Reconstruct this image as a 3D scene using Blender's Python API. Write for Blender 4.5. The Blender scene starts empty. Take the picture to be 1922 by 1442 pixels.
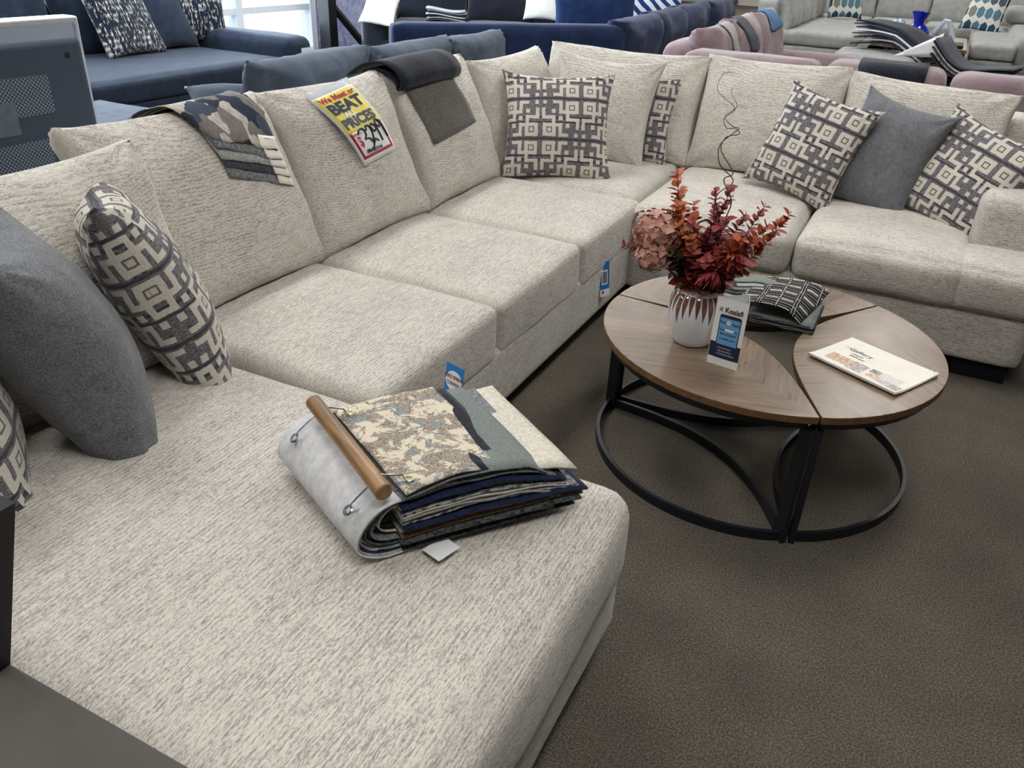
import bpy, bmesh, math, random
from mathutils import Vector, Matrix, noise as mnoise
random.seed(7)
C = bpy.context.scene.collection
S = bpy.context.scene
PI = math.pi
V = Vector

# ------------------------------------------------------------ camera
def setup_camera():
    f, pit, roll, yaw = 1510.0, math.radians(29.14), math.radians(-2.71), math.radians(25.41)
    cp, sp, cr, sr, cy, sy = math.cos(pit), math.sin(pit), math.cos(roll), math.sin(roll), math.cos(yaw), math.sin(yaw)
    right = V((cy, sy, 0)); fw = V((-sy, cy, 0)); up = V((0, 0, 1))
    f3 = fw*cp - up*sp; d3 = -fw*sp - up*cp
    r2 = right*cr + d3*sr; d2 = -right*sr + d3*cr
    cam = bpy.data.cameras.new('camera'); o = bpy.data.objects.new('camera', cam); C.objects.link(o)
    m = Matrix((r2, -d2, -f3)).transposed().to_4x4(); m.translation = V((0, 0, 1.5))
    o.matrix_world = m
    cam.sensor_width = 36; cam.lens = f/1922*36; cam.clip_start = 0.02; cam.clip_end = 200
    S.camera = o
setup_camera()
# ------------------------------------------------------------ colour management, world, main lights
S.view_settings.view_transform = 'Standard'; S.view_settings.look = 'None'
S.view_settings.gamma = 1; S.view_settings.use_curve_mapping = False
S.view_settings.exposure = 0.03
w = bpy.data.worlds.new('sky'); S.world = w; w.use_nodes = True
bg = w.node_tree.nodes['Background']; bg.inputs[0].default_value = (0.72, 0.84, 1.0, 1); bg.inputs[1].default_value = 4.0
def area_light(name, loc, rot, sx, sy, power, col):
    l = bpy.data.lights.new(name, 'AREA'); l.shape = 'RECTANGLE'; l.size = sx; l.size_y = sy; l.energy = power; l.color = col
    o = bpy.data.objects.new(name, l); C.objects.link(o); o.location = loc; o.rotation_euler = rot
    return o
# daylight coming in through the storefront glazing on the left wall and behind the far left corner
area_light('window_daylight', (-7.25, 6.3, 1.6), (0, -PI/2, 0), 2.4, 5.2, 420, (0.74, 0.86, 1.0))
PANEL_E = 17.0   # strength of the ceiling light diffusers

# ------------------------------------------------------------ object helpers
def tag(o, label, cat, group=None, kind=None):
    if label: o['label'] = label
    if cat: o['category'] = cat
    if group: o['group'] = group
    if kind: o['kind'] = kind
    return o
def mesh(name, verts, faces, mat=None, parent=None, smooth=True):
    me = bpy.data.meshes.new(name); me.from_pydata([tuple(v) for v in verts], [], faces); me.update()
    if smooth:
        me.polygons.foreach_set('use_smooth', [True]*len(me.polygons))
    o = bpy.data.objects.new(name, me); C.objects.link(o)
    if mat:
        for m in (mat if isinstance(mat, (list, tuple)) else [mat]): me.materials.append(m)
    if parent: o.parent = parent
    return o
def empty(name, loc=(0, 0, 0), rz=0.0):
    o = bpy.data.objects.new(name, None); C.objects.link(o); o.location = loc; o.rotation_euler = (0, 0, rz)
    o.empty_display_size = 0.05
    return o
def thing(name, label, cat, loc=(0, 0, 0), rz=0.0, group=None):
    return tag(empty(name, loc, rz), label, cat, group)
def struct(o): o['kind'] = 'structure'; return o
def frame(o, origin, x, y, parent=None):
    """put o so that its local x / y axes lie along the given world vectors"""
    x = V(x).normalized(); y = V(y); y = (y - x*y.dot(x)).normalized(); z = x.cross(y)
    m = Matrix((x, y, z)).transposed().to_4x4(); m.translation = V(origin)
    if parent:
        o.parent = parent; o.matrix_parent_inverse = Matrix.Identity(4)
        o.matrix_basis = parent_world(parent).inverted() @ m
    else:
        o.matrix_basis = m
    return o
def parent_world(p):
    m = p.matrix_basis.copy()
    while p.parent: p = p.parent; m = p.matrix_basis @ m
    return m
class MB:
    def __init__(s): s.v = []; s.f = []; s.mi = []
    def add(s, vs, fs, mi=0):
        n = len(s.v); s.v += [V(q) for q in vs]; s.f += [tuple(i+n for i in f) for f in fs]; s.mi += [mi]*len(fs)
    def box(s, c, d, mi=0, M=None):
        x, y, z = d[0]/2, d[1]/2, d[2]/2
        vs = [V((sx*x, sy*y, sz*z)) for sz in (-1, 1) for sy in (-1, 1) for sx in (-1, 1)]
        vs = [(M @ q if M else q) + V(c) for q in vs]
        s.add(vs, [(0, 2, 3, 1), (4, 5, 7, 6), (0, 1, 5, 4), (2, 6, 7, 3), (0, 4, 6, 2), (1, 3, 7, 5)], mi)
    def tube(s, pts, r, n=8, mi=0, cap=True):
        pts = [V(p) for p in pts]; rs = r if isinstance(r, (list, tuple)) else [r]*len(pts)
        vs = []; up = V((0, 0, 1)); prev = None
        for i, p in enumerate(pts):
            t = (pts[min(i+1, len(pts)-1)] - pts[max(i-1, 0)]).normalized()
            if prev is None:
                a = t.cross(up) if abs(t.z) < 0.95 else t.cross(V((1, 0, 0)))
            else: a = prev - t*prev.dot(t)
            a.normalize(); prev = a; b = t.cross(a)
            for k in range(n):
                an = 2*PI*k/n; vs.append(p + (a*math.cos(an) + b*math.sin(an))*rs[i])
        fs = []
        for i in range(len(pts)-1):
            for k in range(n):
                fs.append((i*n+k, i*n+(k+1) % n, (i+1)*n+(k+1) % n, (i+1)*n+k))
        if cap: fs += [tuple(range(n-1, -1, -1)), tuple(range((len(pts)-1)*n, len(pts)*n))]
        s.add(vs, fs, mi)
    def lathe(s, prof, n=48, mi=0, c=(0, 0, 0)):
        vs = []; fs = []
        for r, z in prof:
            for k in range(n):
                a = 2*PI*k/n; vs.append(V((r*math.cos(a), r*math.sin(a), z)) + V(c))
        for i in range(len(prof)-1):
            for k in range(n):
                fs.append((i*n+k, i*n+(k+1) % n, (i+1)*n+(k+1) % n, (i+1)*n+k))
        s.add(vs, fs, mi)
    def prism(s, pts, z0, z1, mi=0):
        n = len(pts); vs = [V((p[0], p[1], z0)) for p in pts] + [V((p[0], p[1], z1)) for p in pts]
        fs = [tuple(range(n-1, -1, -1)), tuple(range(n, 2*n))] + [(i, (i+1) % n, n+(i+1) % n, n+i) for i in range(n)]
        s.add(vs, fs, mi)
    def obj(s, name, mat, parent=None, smooth=False, bevel=0.0):
        o = mesh(name, s.v, s.f, mat, parent, smooth)
        o.data.polygons.foreach_set('material_index', s.mi)
        if smooth:
            try: o.data.set_sharp_from_angle(angle=math.radians(40))
            except Exception: pass
        if bevel:
            b = o.modifiers.new('bevel', 'BEVEL'); b.width = bevel; b.segments = 3; b.limit_method = 'ANGLE'
        return o
def rbox(w, d, h, r=0.05, n=14, crown=0.0, front=0.0, ends=0.0, wob=0.004, seed=0, pin=0.0):
    """upholstered box centred on x, y, bottom at z=0: rounded edges, crowned top and bulging front (-y)"""
    verts = {}; vs = []; fs = []
    def key(p): return (round(p[0], 5), round(p[1], 5), round(p[2], 5))
    def gi(p):
        k = key(p)
        if k not in verts: verts[k] = len(vs); vs.append(V(p))
        return verts[k]
    def sp(i, N): # spacing denser near the edges
        t = i/N*2-1
        return math.sin(t*PI/2)*0.6 + t*0.4
    for ax in range(3):
        for sgn in (-1, 1):
            for i in range(n):
                for j in range(n):
                    q = []
                    for a, b in ((i, j), (i+1, j), (i+1, j+1), (i, j+1)):
                        p = [0, 0, 0]; p[ax] = sgn; p[(ax+1) % 3] = sp(a, n); p[(ax+2) % 3] = sp(b, n)
                        q.append(gi(p))
                    fs.append(tuple(q if sgn > 0 else q[::-1]))
    hw = V((w/2, d/2, h/2)); out = []
    for p in vs:
        P = V((p.x*hw.x, p.y*hw.y, p.z*hw.z))
        rr = min(r, hw.x, hw.y, hw.z)
        inn = V([max(-hw[i]+rr, min(hw[i]-rr, P[i])) for i in range(3)])
        dlt = P - inn
        if dlt.length > 1e-6:
            k = [dlt[i]/rr for i in range(3)]
            l = max(abs(a) for a in k)
            Q = inn + dlt.normalized()*rr*l if True else P
        else: Q = P
        cx, cy, cz = 1-p.x*p.x, 1-p.y*p.y, 1-p.z*p.z
        if p.z > 0: Q.z += crown*cx**0.6*cy**0.6*p.z
        if p.y < 0: Q.y += -front*cx**0.5*cz**0.6*abs(p.y)
        Q.x += (1 if p.x > 0 else -1)*ends*cy*cz*abs(p.x)
        nz = mnoise.noise_vector(V((Q.x*5+seed*7.3, Q.y*5, Q.z*5+seed)))
        Q += nz*wob
        Q.z += h/2
        out.append(Q)
    return out, fs
def soft(name, w, d, h, mat, parent, origin, xdir, r=0.05, up=(0, 0, 1), **k):
    vs, fs = rbox(w, d, h, r, **k)
    o = mesh(name, vs, fs, mat)
    x = V(xdir).normalized(); z = V(up).normalized(); y = z.cross(x)
    return frame(o, origin, x, y, parent)
def pillow_mesh(w, h, t, pinch=0.10, n=26, pw=0.42, wrk=0.006, seed=0, ear=0.0, boxy=0.0):
    """soft pillow in the local xy plane (x width, y up, centre at origin), z thickness"""
    vs = []; idx = {}; fs = []
    def sp(i):
        t_ = i/n*2-1
        return math.sin(t_*PI/2)*0.75+t_*0.25
    for side in (1, -1):
        for i in range(n+1):
            for j in range(n+1):
                u, v = sp(i), sp(j)
                edge = i in (0, n) or j in (0, n)
                if side == -1 and edge: idx[(side, i, j)] = idx[(1, i, j)]; continue
                x = w/2*u*(1 - pinch*(1-v*v)*abs(u)**2)
                y = h/2*v*(1 - pinch*(1-u*u)*abs(v)**2)
                c = (abs(u)*abs(v))**6
                x *= 1+ear*c; y *= 1+ear*c
                th = t/2*max(0, (1-u**2)*(1-v**2))**pw
                th *= 1 - boxy*0.0
                q = V((x*3.1+seed*3.7, y*3.1, side*1.3+seed))
                nz = mnoise.noise(q)*2.2 + mnoise.noise(q*3.3)
                # creases radiating from the corners
                an = math.atan2(1-abs(v), 1-abs(u)+1e-6)
                cr = math.sin(an*9+seed)*math.exp(-((1-abs(u))**2+(1-abs(v))**2)*7)
                z = side*(th + (nz*wrk*1.2 + cr*wrk*1.2)*min(1, th/(t*0.12+1e-6)) )
                if edge: z = mnoise.noise(q*1.7)*wrk*1.5
                idx[(side, i, j)] = len(vs); vs.append(V((x, y, z)))
        for i in range(n):
            for j in range(n):
                q = [idx[(side, i, j)], idx[(side, i+1, j)], idx[(side, i+1, j+1)], idx[(side, i, j+1)]]
                fs.append(tuple(q if side > 0 else q[::-1]))
    # surface-length coordinates so a woven print wraps round the edges without stretching
    global PUV
    PUV = []; L = {}
    for side in (1, -1):
        P = lambda i, j: vs[idx[(side, i, j)]]
        for j in range(n+1):
            L[(side, n//2, j, 'x')] = 0.0
            for i in range(n//2, n): L[(side, i+1, j, 'x')] = L[(side, i, j, 'x')] + (P(i+1, j)-P(i, j)).length
            for i in range(n//2, 0, -1): L[(side, i-1, j, 'x')] = L[(side, i, j, 'x')] - (P(i-1, j)-P(i, j)).length
        for i in range(n+1):
            L[(side, i, n//2, 'y')] = 0.0
            for j in range(n//2, n): L[(side, i, j+1, 'y')] = L[(side, i, j, 'y')] + (P(i, j+1)-P(i, j)).length
            for j in range(n//2, 0, -1): L[(side, i, j-1, 'y')] = L[(side, i, j, 'y')] - (P(i, j-1)-P(i, j)).length
        for i in range(n):
            for j in range(n):
                q = [(i, j), (i+1, j), (i+1, j+1), (i, j+1)]
                for (a, b) in (q if side > 0 else q[::-1]): PUV += [L[(side, a, b, 'x')], L[(side, a, b, 'y')]]
    return vs, fs
def pillow(name, mat, bl, br, tl, t=0.16, parent=None, **k):
    bl, br, tl = V(bl), V(br), V(tl)
    x = br-bl; y = tl-bl
    vs, fs = pillow_mesh(x.length, y.length, t, **k)
    o = mesh(name, vs, fs, mat)
    uv = o.data.uv_layers.new(name='weave'); uv.data.foreach_set('uv', PUV)
    frame(o, bl + x/2 + y/2, x, y, parent)
    return o

# ------------------------------------------------------------ materials
class NT:
    """tiny node helper"""
    def __init__(s, name, rough=0.8, spec=0.3, sheen=0.0):
        s.m = bpy.data.materials.new(name); s.m.use_nodes = True; s.t = s.m.node_tree; s.n = s.t.nodes; s.l = s.t.links
        s.b = s.n['Principled BSDF']; s.b.inputs['Roughness'].default_value = rough
        s.b.inputs['Specular IOR Level'].default_value = spec
        if sheen: s.b.inputs['Sheen Weight'].default_value = sheen; s.b.inputs['Sheen Roughness'].default_value = 0.5
        s._tc = None
    def new(s, ty, **k):
        nd = s.n.new(ty)
        for a, b in k.items(): setattr(nd, a, b)
        return nd
    def set(s, sock, v):
        if hasattr(v, 'is_output') or isinstance(v, bpy.types.NodeSocket): s.l.new(v, sock)
        else: sock.default_value = v
    def tc(s, which='Object'):
        if not s._tc: s._tc = s.new('ShaderNodeTexCoord')
        return s._tc.outputs[which]
    def mapping(s, vec, scale=(1, 1, 1), loc=(0, 0, 0), rot=(0, 0, 0)):
        n = s.new('ShaderNodeMapping'); s.l.new(vec, n.inputs[0]); n.inputs[1].default_value = loc; n.inputs[2].default_value = rot; n.inputs[3].default_value = scale
        return n.outputs[0]
    def noise(s, vec, scale, detail=2, rough=0.5, dist=0.0, col=False):
        n = s.new('ShaderNodeTexNoise'); s.l.new(vec, n.inputs['Vector']); n.inputs['Scale'].default_value = scale
        n.inputs['Detail'].default_value = detail; n.inputs['Roughness'].default_value = rough; n.inputs['Distortion'].default_value = dist
        return n.outputs['Color' if col else 'Fac']
    def ramp(s, fac, stops, interp='LINEAR'):
        n = s.new('ShaderNodeValToRGB'); s.l.new(fac, n.inputs[0]); n.color_ramp.interpolation = interp
        el = n.color_ramp.elements
        while len(el) < len(stops): el.new(0.5)
        for e, (p, c) in zip(el, stops): e.position = p; e.color = (*c, 1) if len(c) == 3 else c
        return n.outputs[0]
    def math(s, op, a, b=None, c=None):
        n = s.new('ShaderNodeMath', operation=op); s.set(n.inputs[0], a)
        if b is not None: s.set(n.inputs[1], b)
        if c is not None: s.set(n.inputs[2], c)
        return n.outputs[0]
    def mix(s, fac, a, b, mode='MIX'):
        n = s.new('ShaderNodeMix', data_type='RGBA', blend_type=mode)
        s.set(n.inputs[0], fac)
        for sock, v in ((n.inputs[6], a), (n.inputs[7], b)):
            if isinstance(v, (tuple, list)): sock.default_value = (*v[:3], 1)
            else: s.l.new(v, sock)
        return n.outputs[2]
    def color(s, v):
        if isinstance(v, (tuple, list)): s.b.inputs['Base Color'].default_value = (*v[:3], 1)
        else: s.l.new(v, s.b.inputs['Base Color'])
    def bump(s, h, strength=0.3, dist=0.002):
        n = s.new('ShaderNodeBump'); n.inputs['Strength'].default_value = strength; n.inputs['Distance'].default_value = dist
        s.l.new(h, n.inputs['Height']); s.l.new(n.outputs[0], s.b.inputs['Normal'])
def lin(r, g, b):
    f = lambda c: ((c/255+0.055)/1.055)**2.4 if c > 10 else c/255/12.92
    return (f(r), f(g), f(b))
def plain(name, rgb, rough=0.6, spec=0.3, metal=0.0, var=0.12, scale=30, sheen=0.0, bump=0.0):
    m = NT(name, rough, spec, sheen); c = lin(*rgb)
    f = m.noise(m.tc(), scale, 3)
    m.color(m.ramp(f, [(0.3, tuple(x*(1-var) for x in c)), (0.7, tuple(min(1, x*(1+var)) for x in c))]))
    m.b.inputs['Metallic'].default_value = metal
    if bump: m.bump(f, bump, 0.002)
    return m.m
def chenille(name, light, dark, ax=1.0, rough=0.95):
    """woven chenille with broken streaks running along the local x axis"""
    m = NT(name, rough, 0.12, 0.25); co = m.tc()
    wv = m.noise(co, 9, 2, 0.5, 0, True)
    add = m.new('ShaderNodeVectorMath', operation='MULTIPLY_ADD'); m.l.new(wv, add.inputs[0]); add.inputs[1].default_value = (0.0, 0.006, 0.006); m.l.new(co, add.inputs[2])
    v = m.mapping(add.outputs[0], (42, 300, 300))
    f1 = m.noise(v, 1.0, 2, 0.6)
    v2 = m.mapping(add.outputs[0], (150, 520, 520))
    f2 = m.noise(v2, 1.0, 1, 0.5)
    big = m.noise(co, 6.0, 3)
    sp = m.new('ShaderNodeSeparateXYZ'); m.l.new(add.outputs[0], sp.inputs[0])
    yz = m.math('ADD', sp.outputs[1], sp.outputs[2])
    rib = m.math('SINE', m.math('MULTIPLY_ADD', yz, 2*PI/0.0105, m.math('MULTIPLY', m.noise(co, 5, 2), 6.0)))
    v3 = m.mapping(add.outputs[0], (12, 70, 70)); f3 = m.noise(v3, 1.0, 2, 0.6)
    s = m.math('ADD', m.math('MULTIPLY_ADD', f1, 0.42, m.math('MULTIPLY', f2, 0.44)), m.math('MULTIPLY_ADD', rib, 0.030, m.math('MULTIPLY', f3, 0.14)))
    s = m.math('MULTIPLY_ADD', big, 0.10, m.math('ADD', s, -0.05))
    m.color(m.ramp(s, [(0.38, lin(*dark)), (0.56, lin(*light))]))
    m.bump(s, 0.55, 0.004)
    return m.m
def velvet(name, a, b, scale=8, sheen=0.8, fine=260, bump=0.12, fw=0.3):
    m = NT(name, 0.85, 0.15, sheen); co = m.tc()
    f = m.math('ADD', m.math('MULTIPLY', m.noise(co, scale, 4, 0.6, 0.6), 1-fw), m.math('MULTIPLY', m.noise(co, fine, 3, 0.7), fw))
    m.color(m.ramp(f, [(0.35, lin(*a)), (0.65, lin(*b))])); m.bump(f, bump, 0.003)
    return m.m
# carpet
def carpet_mat():
    m = NT('carpet_pile', 0.97, 0.05); co = m.tc()
    a = m.noise(co, 200, 5, 0.85); b = m.noise(co, 3.0, 4, 0.6)
    c1 = m.ramp(a, [(0.36, lin(66, 62, 56)), (0.5, lin(108, 102, 92)), (0.63, lin(158, 150, 138))])
    c2 = m.ramp(b, [(0.3, (0.80, 0.80, 0.82)), (0.7, (1.12, 1.08, 1.05))])
    m.color(m.mix(1.0, c1, c2, 'MULTIPLY')); m.bump(a, 0.8, 0.006)
    return m.m
def rect_union(m, x, y, rects):
    """min over rects of max(|x-a|-w, |y-b|-h)"""
    out = None
    for (a, b, w_, h_) in rects:
        dx = m.math('SUBTRACT', m.math('ABSOLUTE', m.math('SUBTRACT', x, a)), w_)
        dy = m.math('SUBTRACT', m.math('ABSOLUTE', m.math('SUBTRACT', y, b)), h_)
        d = m.math('MAXIMUM', dx, dy)
        out = d if out is None else m.math('MINIMUM', out, d)
    return out
def key_pattern_mat():
    """cream key-and-square motif woven on a grey plaid ground"""
    m = NT('key_pattern_weave', 0.9, 0.15, 0.15); co = m.tc('UV')
    wob = m.noise(co, 28, 2, 0.5, 0, True)
    add = m.new('ShaderNodeVectorMath', operation='MULTIPLY_ADD'); m.l.new(wob, add.inputs[0]); add.inputs[1].default_value = (0.006,)*3; m.l.new(co, add.inputs[2])
    sep = m.new('ShaderNodeSeparateXYZ'); m.l.new(m.mapping(add.outputs[0], (1/0.19,)*3, (0.43, 0.37, 0)), sep.inputs[0])
    X, Y = m.math('PINGPONG', sep.outputs[0], 1.0), m.math('PINGPONG', sep.outputs[1], 1.0)
    X2, Y2 = m.math('SUBTRACT', 1.0, X), m.math('SUBTRACT', 1.0, Y)
    def R(x0, x1, y0, y1): return ((x0+x1)/2, (y0+y1)/2, (x1-x0)/2, (y1-y0)/2)
    u = 1/460
    def H(x0, x1, y0, y1): return R(x0*u, x1*u, y0*u, y1*u)
    rects = [H(28, 176, 28, 176), H(170, 250, 135, 175), H(210, 250, 25, 175), H(210, 322, 25, 62), H(132, 170, 175, 262),
             H(15, 168, 225, 262), H(15, 54, 225, 352), (0.5, 0.5, 0.05, 0.05), (0.32, 0.68, 0.05, 0.05), (0.1, 0.9, 0.046, 0.046)]
    d = m.math('MINIMUM', rect_union(m, X, Y, rects), rect_union(m, X2, Y2, rects))
    cream = m.math('LESS_THAN', d, 0.0)
    def ring(x, y):
        c = rect_union(m, x, y, [(0.222, 0.222, 0, 0)])
        return m.math('LESS_THAN', m.math('ABSOLUTE', m.math('SUBTRACT', c, 0.058)), 0.014)
    rg = m.math('MAXIMUM', ring(X, Y), ring(X2, Y2))
    # plaid ground
    st = m.noise(m.mapping(co, (60, 420, 60)), 1.0, 2, 0.6); st2 = m.noise(m.mapping(co, (300, 60, 60)), 1.0, 2, 0.6)
    def band(x, c0, w_): return m.math('LESS_THAN', m.math('ABSOLUTE', m.math('SUBTRACT', x, c0)), w_)
    bl = m.math('MAXIMUM', m.math('MAXIMUM', band(Y, 0.0, 0.025), band(Y, 0.19*1.0+0.02, 0.0)), m.math('MAXIMUM', band(Y, 0.52, 0.03), band(Y2, 0.0, 0.025)))
    bl = m.math('MAXIMUM', bl, m.math('MAXIMUM', band(Y, 0.4, 0.02), m.math('MULTIPLY', m.math('MAXIMUM', band(X, 0.07, 0.012), band(X2, 0.07, 0.012)), 0.6)))
    g = m.ramp(m.math('MULTIPLY_ADD', st, 0.7, m.math('MULTIPLY', st2, 0.3)), [(0.35, lin(44, 41, 47)), (0.62, lin(142, 136, 140))])
    g = m.mix(m.math('MULTIPLY', bl, 0.72), g, lin(44, 42, 52))
    cr = m.ramp(m.noise(m.mapping(co, (120, 500, 120)), 1.0, 2), [(0.3, lin(188, 182, 170)), (0.7, lin(222, 217, 206))])
    col = m.mix(cream, g, cr)
    col = m.mix(m.math('MULTIPLY', rg, 0.85), col, lin(84, 72, 66))
    m.color(col)
    m.bump(m.math('MULTIPLY_ADD', cream, 0.6, m.math('MULTIPLY', st, 0.4)), 0.5, 0.003)
    return m.m
def wood_mat(name, axis_rot=0.0):
    """veneer tabletop in chevron strips, greyed brown with scratches"""
    m = NT(name, 0.28, 0.5); co = m.tc()
    sep = m.new('ShaderNodeSeparateXYZ'); m.l.new(co, sep.inputs[0])
    ay = m.math('ABSOLUTE', sep.outputs[1])
    cmb = m.new('ShaderNodeCombineXYZ'); m.set(cmb.inputs[0], m.math('ADD', sep.outputs[0], m.math('MULTIPLY', ay, 0.85))); m.set(cmb.inputs[1], sep.outputs[1]); m.set(cmb.inputs[2], sep.outputs[2])
    # planks 9 cm wide
    pl = m.math('FLOOR', m.math('MULTIPLY', cmb.outputs[0], 9.0))
    sd = m.math('MULTIPLY', m.math('SIGN', sep.outputs[1]), 7.0)
    wn = m.new('ShaderNodeTexWhiteNoise', noise_dimensions='1D'); m.set(wn.inputs['W'], m.math('ADD', pl, sd))
    gr = m.noise(m.mapping(cmb.outputs[0], (120, 9, 1)), 1.0, 5, 0.65, 0.8)
    gr2 = m.noise(m.mapping(cmb.outputs[0], (18, 3.5, 1)), 1.0, 4, 0.6, 1.2)
    base = m.ramp(m.math('MULTIPLY_ADD', gr, 0.45, m.math('MULTIPLY', gr2, 0.55)), [(0.34, lin(94, 76, 62)), (0.5, lin(126, 106, 88)), (0.66, lin(156, 137, 119))])
    base = m.mix(m.math('MULTIPLY', wn.outputs[0], 0.30), base, lin(112, 92, 74))
    sc = m.noise(m.mapping(cmb.outputs[0], (260, 16, 1), (3, 1, 0)), 1.0, 3, 0.7, 1.5)
    patch = m.noise(co, 5, 3, 0.5)
    dk = m.math('MULTIPLY', m.math('GREATER_THAN', sc, 0.62), m.math('GREATER_THAN', patch, 0.5))
    base = m.mix(m.math('MULTIPLY', dk, 0.6), base, lin(62, 52, 46))
    m.color(base); m.bump(gr, 0.08, 0.001)
    m.l.new(m.ramp(gr, [(0.3, (0.24,)*3), (0.7, (0.42,)*3)]), m.b.inputs['Roughness'])
    return m.m
M = {}
M['carpet'] = carpet_mat()
M['sofa'] = chenille('cream_chenille', (219, 213, 203), (150, 144, 137))
M['key'] = key_pattern_mat()
M['greyfelt'] = velvet('grey_felt', (76, 78, 82), (136, 138, 142), 22, 0.15, 260, 0.4, 0.78)
M['wood'] = wood_mat('chevron_wood')
M['woodedge'] = plain('wood_edge', (112, 84, 56), 0.5, 0.3, var=0.2, scale=60)
M['black_metal'] = plain('black_metal', (22, 25, 34), 0.42, 0.5, var=0.05)
M['black'] = plain('black_lacquer', (14, 16, 20), 0.6, 0.3, var=0.1)
M['white_paper'] = plain('white_paper', (236, 236, 236), 0.55, 0.3, var=0.015)
M['cream_paper'] = plain('cream_paper', (236, 231, 218), 0.5, 0.3, var=0.02)
M['yellow'] = plain('yellow_print', (226, 210, 96), 0.35, 0.4, var=0.03)
M['red'] = plain('red_print', (176, 40, 66), 0.35, 0.4, var=0.03)
M['navyink'] = plain('navy_ink', (34, 42, 74), 0.4, 0.4, var=0.03)
M['ink'] = plain('black_marker', (24, 24, 36), 0.4, 0.4, var=0.03)
M['skyblue'] = plain('sky_blue_print', (104, 164, 214), 0.4, 0.4, var=0.03)
M['tagblue'] = plain('tag_blue', (22, 118, 190), 0.35, 0.4, var=0.05)
M['maroon'] = plain('maroon_print', (104, 34, 44), 0.4, 0.4, var=0.05)
M['greyink'] = plain('grey_ink', (120, 120, 126), 0.5, 0.3, var=0.05)

# ------------------------------------------------------------ text
def text_on(name, s, size, mat, parent, place, bold=0.0, align='CENTER', sx=1.0, shear=0.0, fit=None):
    """flat lettering mapped through place(x, y) -> local point"""
    cu = bpy.data.curves.new('lettering', 'FONT'); cu.body = s; cu.size = size; cu.align_x = align; cu.align_y = 'CENTER'
    cu.offset = bold; cu.shear = shear; cu.resolution_u = 3
    to = bpy.data.objects.new('lettering', cu); C.objects.link(to)
    bpy.context.view_layer.update()
    me = bpy.data.meshes.new_from_object(to.evaluated_get(bpy.context.evaluated_depsgraph_get()))
    bpy.data.objects.remove(to); bpy.data.curves.remove(cu)
    sy = 1.0; oy = 0.0
    if fit:
        xs = [v.co.x for v in me.vertices]; ys = [v.co.y for v in me.vertices]
        sx = fit[0]/(max(xs)-min(xs)); sy = fit[1]/(max(ys)-min(ys)); oy = -(max(ys)+min(ys))/2
    vs = [V(place(v.co.x*sx, (v.co.y+oy)*sy)) for v in me.vertices]; fs = [tuple(p.vertices) for p in me.polygons]
    bpy.data.meshes.remove(me)
    return mesh(name, vs, fs, mat, parent, False)

# ============================================================ THE ROOM
def slab(name, c, d, mat): m = MB(); m.box(c, d); return struct(m.obj(name, mat))
wallm = plain('wall_paint', (214, 212, 206), 0.9, 0.1, var=0.03, scale=4)
ceilm = plain('ceiling_tile', (226, 226, 222), 0.9, 0.1, var=0.04, scale=60)
X0, X1, Y0, Y1, ZC = -7.4, 7.5, -6.0, 26.0, 3.3
slab('floor', ((X0+X1)/2, (Y0+Y1)/2, -0.05), (X1-X0+0.4, Y1-Y0+0.4, 0.1), M['carpet'])
slab('ceiling', ((X0+X1)/2, (Y0+Y1)/2, ZC+0.05), (X1-X0+0.4, Y1-Y0+0.4, 0.1), ceilm)
wallb = plain('wall_paint_taupe', (120, 108, 98), 0.9, 0.1, var=0.03, scale=4)
slab('wall_right', (X1+0.1, (Y0+Y1)/2, ZC/2), (0.2, Y1-Y0+0.4, ZC), wallb)
slab('wall_back', ((X0+X1)/2, Y1+0.1, ZC/2), (X1-X0, 0.2, ZC), wallm)
slab('wall_front', ((X0+X1)/2, Y0-0.1, ZC/2), (X1-X0, 0.2, ZC), wallb)
def wall_left():
    m = MB(); x = X0-0.1
    WY0, WY1, WZ0, WZ1 = 3.6, 9.06, 0.05, 2.9
    m.box((x, (Y0+WY0)/2, ZC/2), (0.2, WY0-Y0, ZC)); m.box((x, (Y1+WY1)/2, ZC/2), (0.2, Y1-WY1, ZC))
    m.box((x, (WY0+WY1)/2, WZ0/2), (0.2, WY1-WY0, WZ0)); m.box((x, (WY0+WY1)/2, (ZC+WZ1)/2), (0.2, WY1-WY0, ZC-WZ1))
    struct(m.obj('wall_left', wallm))
    wf = plain('window_frame_white', (226, 232, 240), 0.4, 0.4, var=0.02)
    f = MB(); xx = X0-0.02
    for y in (WY0+0.04, 5.7, 7.70, WY1-0.05): f.box((xx, y, (WZ0+WZ1)/2), (0.14, 0.10, WZ1-WZ0))
    for z in (WZ0+0.04, 0.60, 2.1, WZ1-0.04): f.box((xx, (WY0+WY1)/2, z), (0.10, WY1-WY0, 0.07))
    struct(f.obj('window_1', wf))
    g = NT('window_glass', 0.0, 0.5); g.b.inputs['Transmission Weight'].default_value = 1.0; g.b.inputs['IOR'].default_value = 1.02
    p = MB(); p.box((xx, (WY0+WY1)/2, (WZ0+WZ1)/2), (0.006, WY1-WY0, WZ1-WZ0))
    go = p.obj('window_2', g.m); struct(go)
    b = MB(); b.box((-19.4, 7.5, -0.06), (23.5, 60, 0.1)); struct(b.obj('trim_1', plain('outdoor_concrete', (206, 206, 204), 0.9, 0.1, var=0.05, scale=2)))
wall_left()
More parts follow.
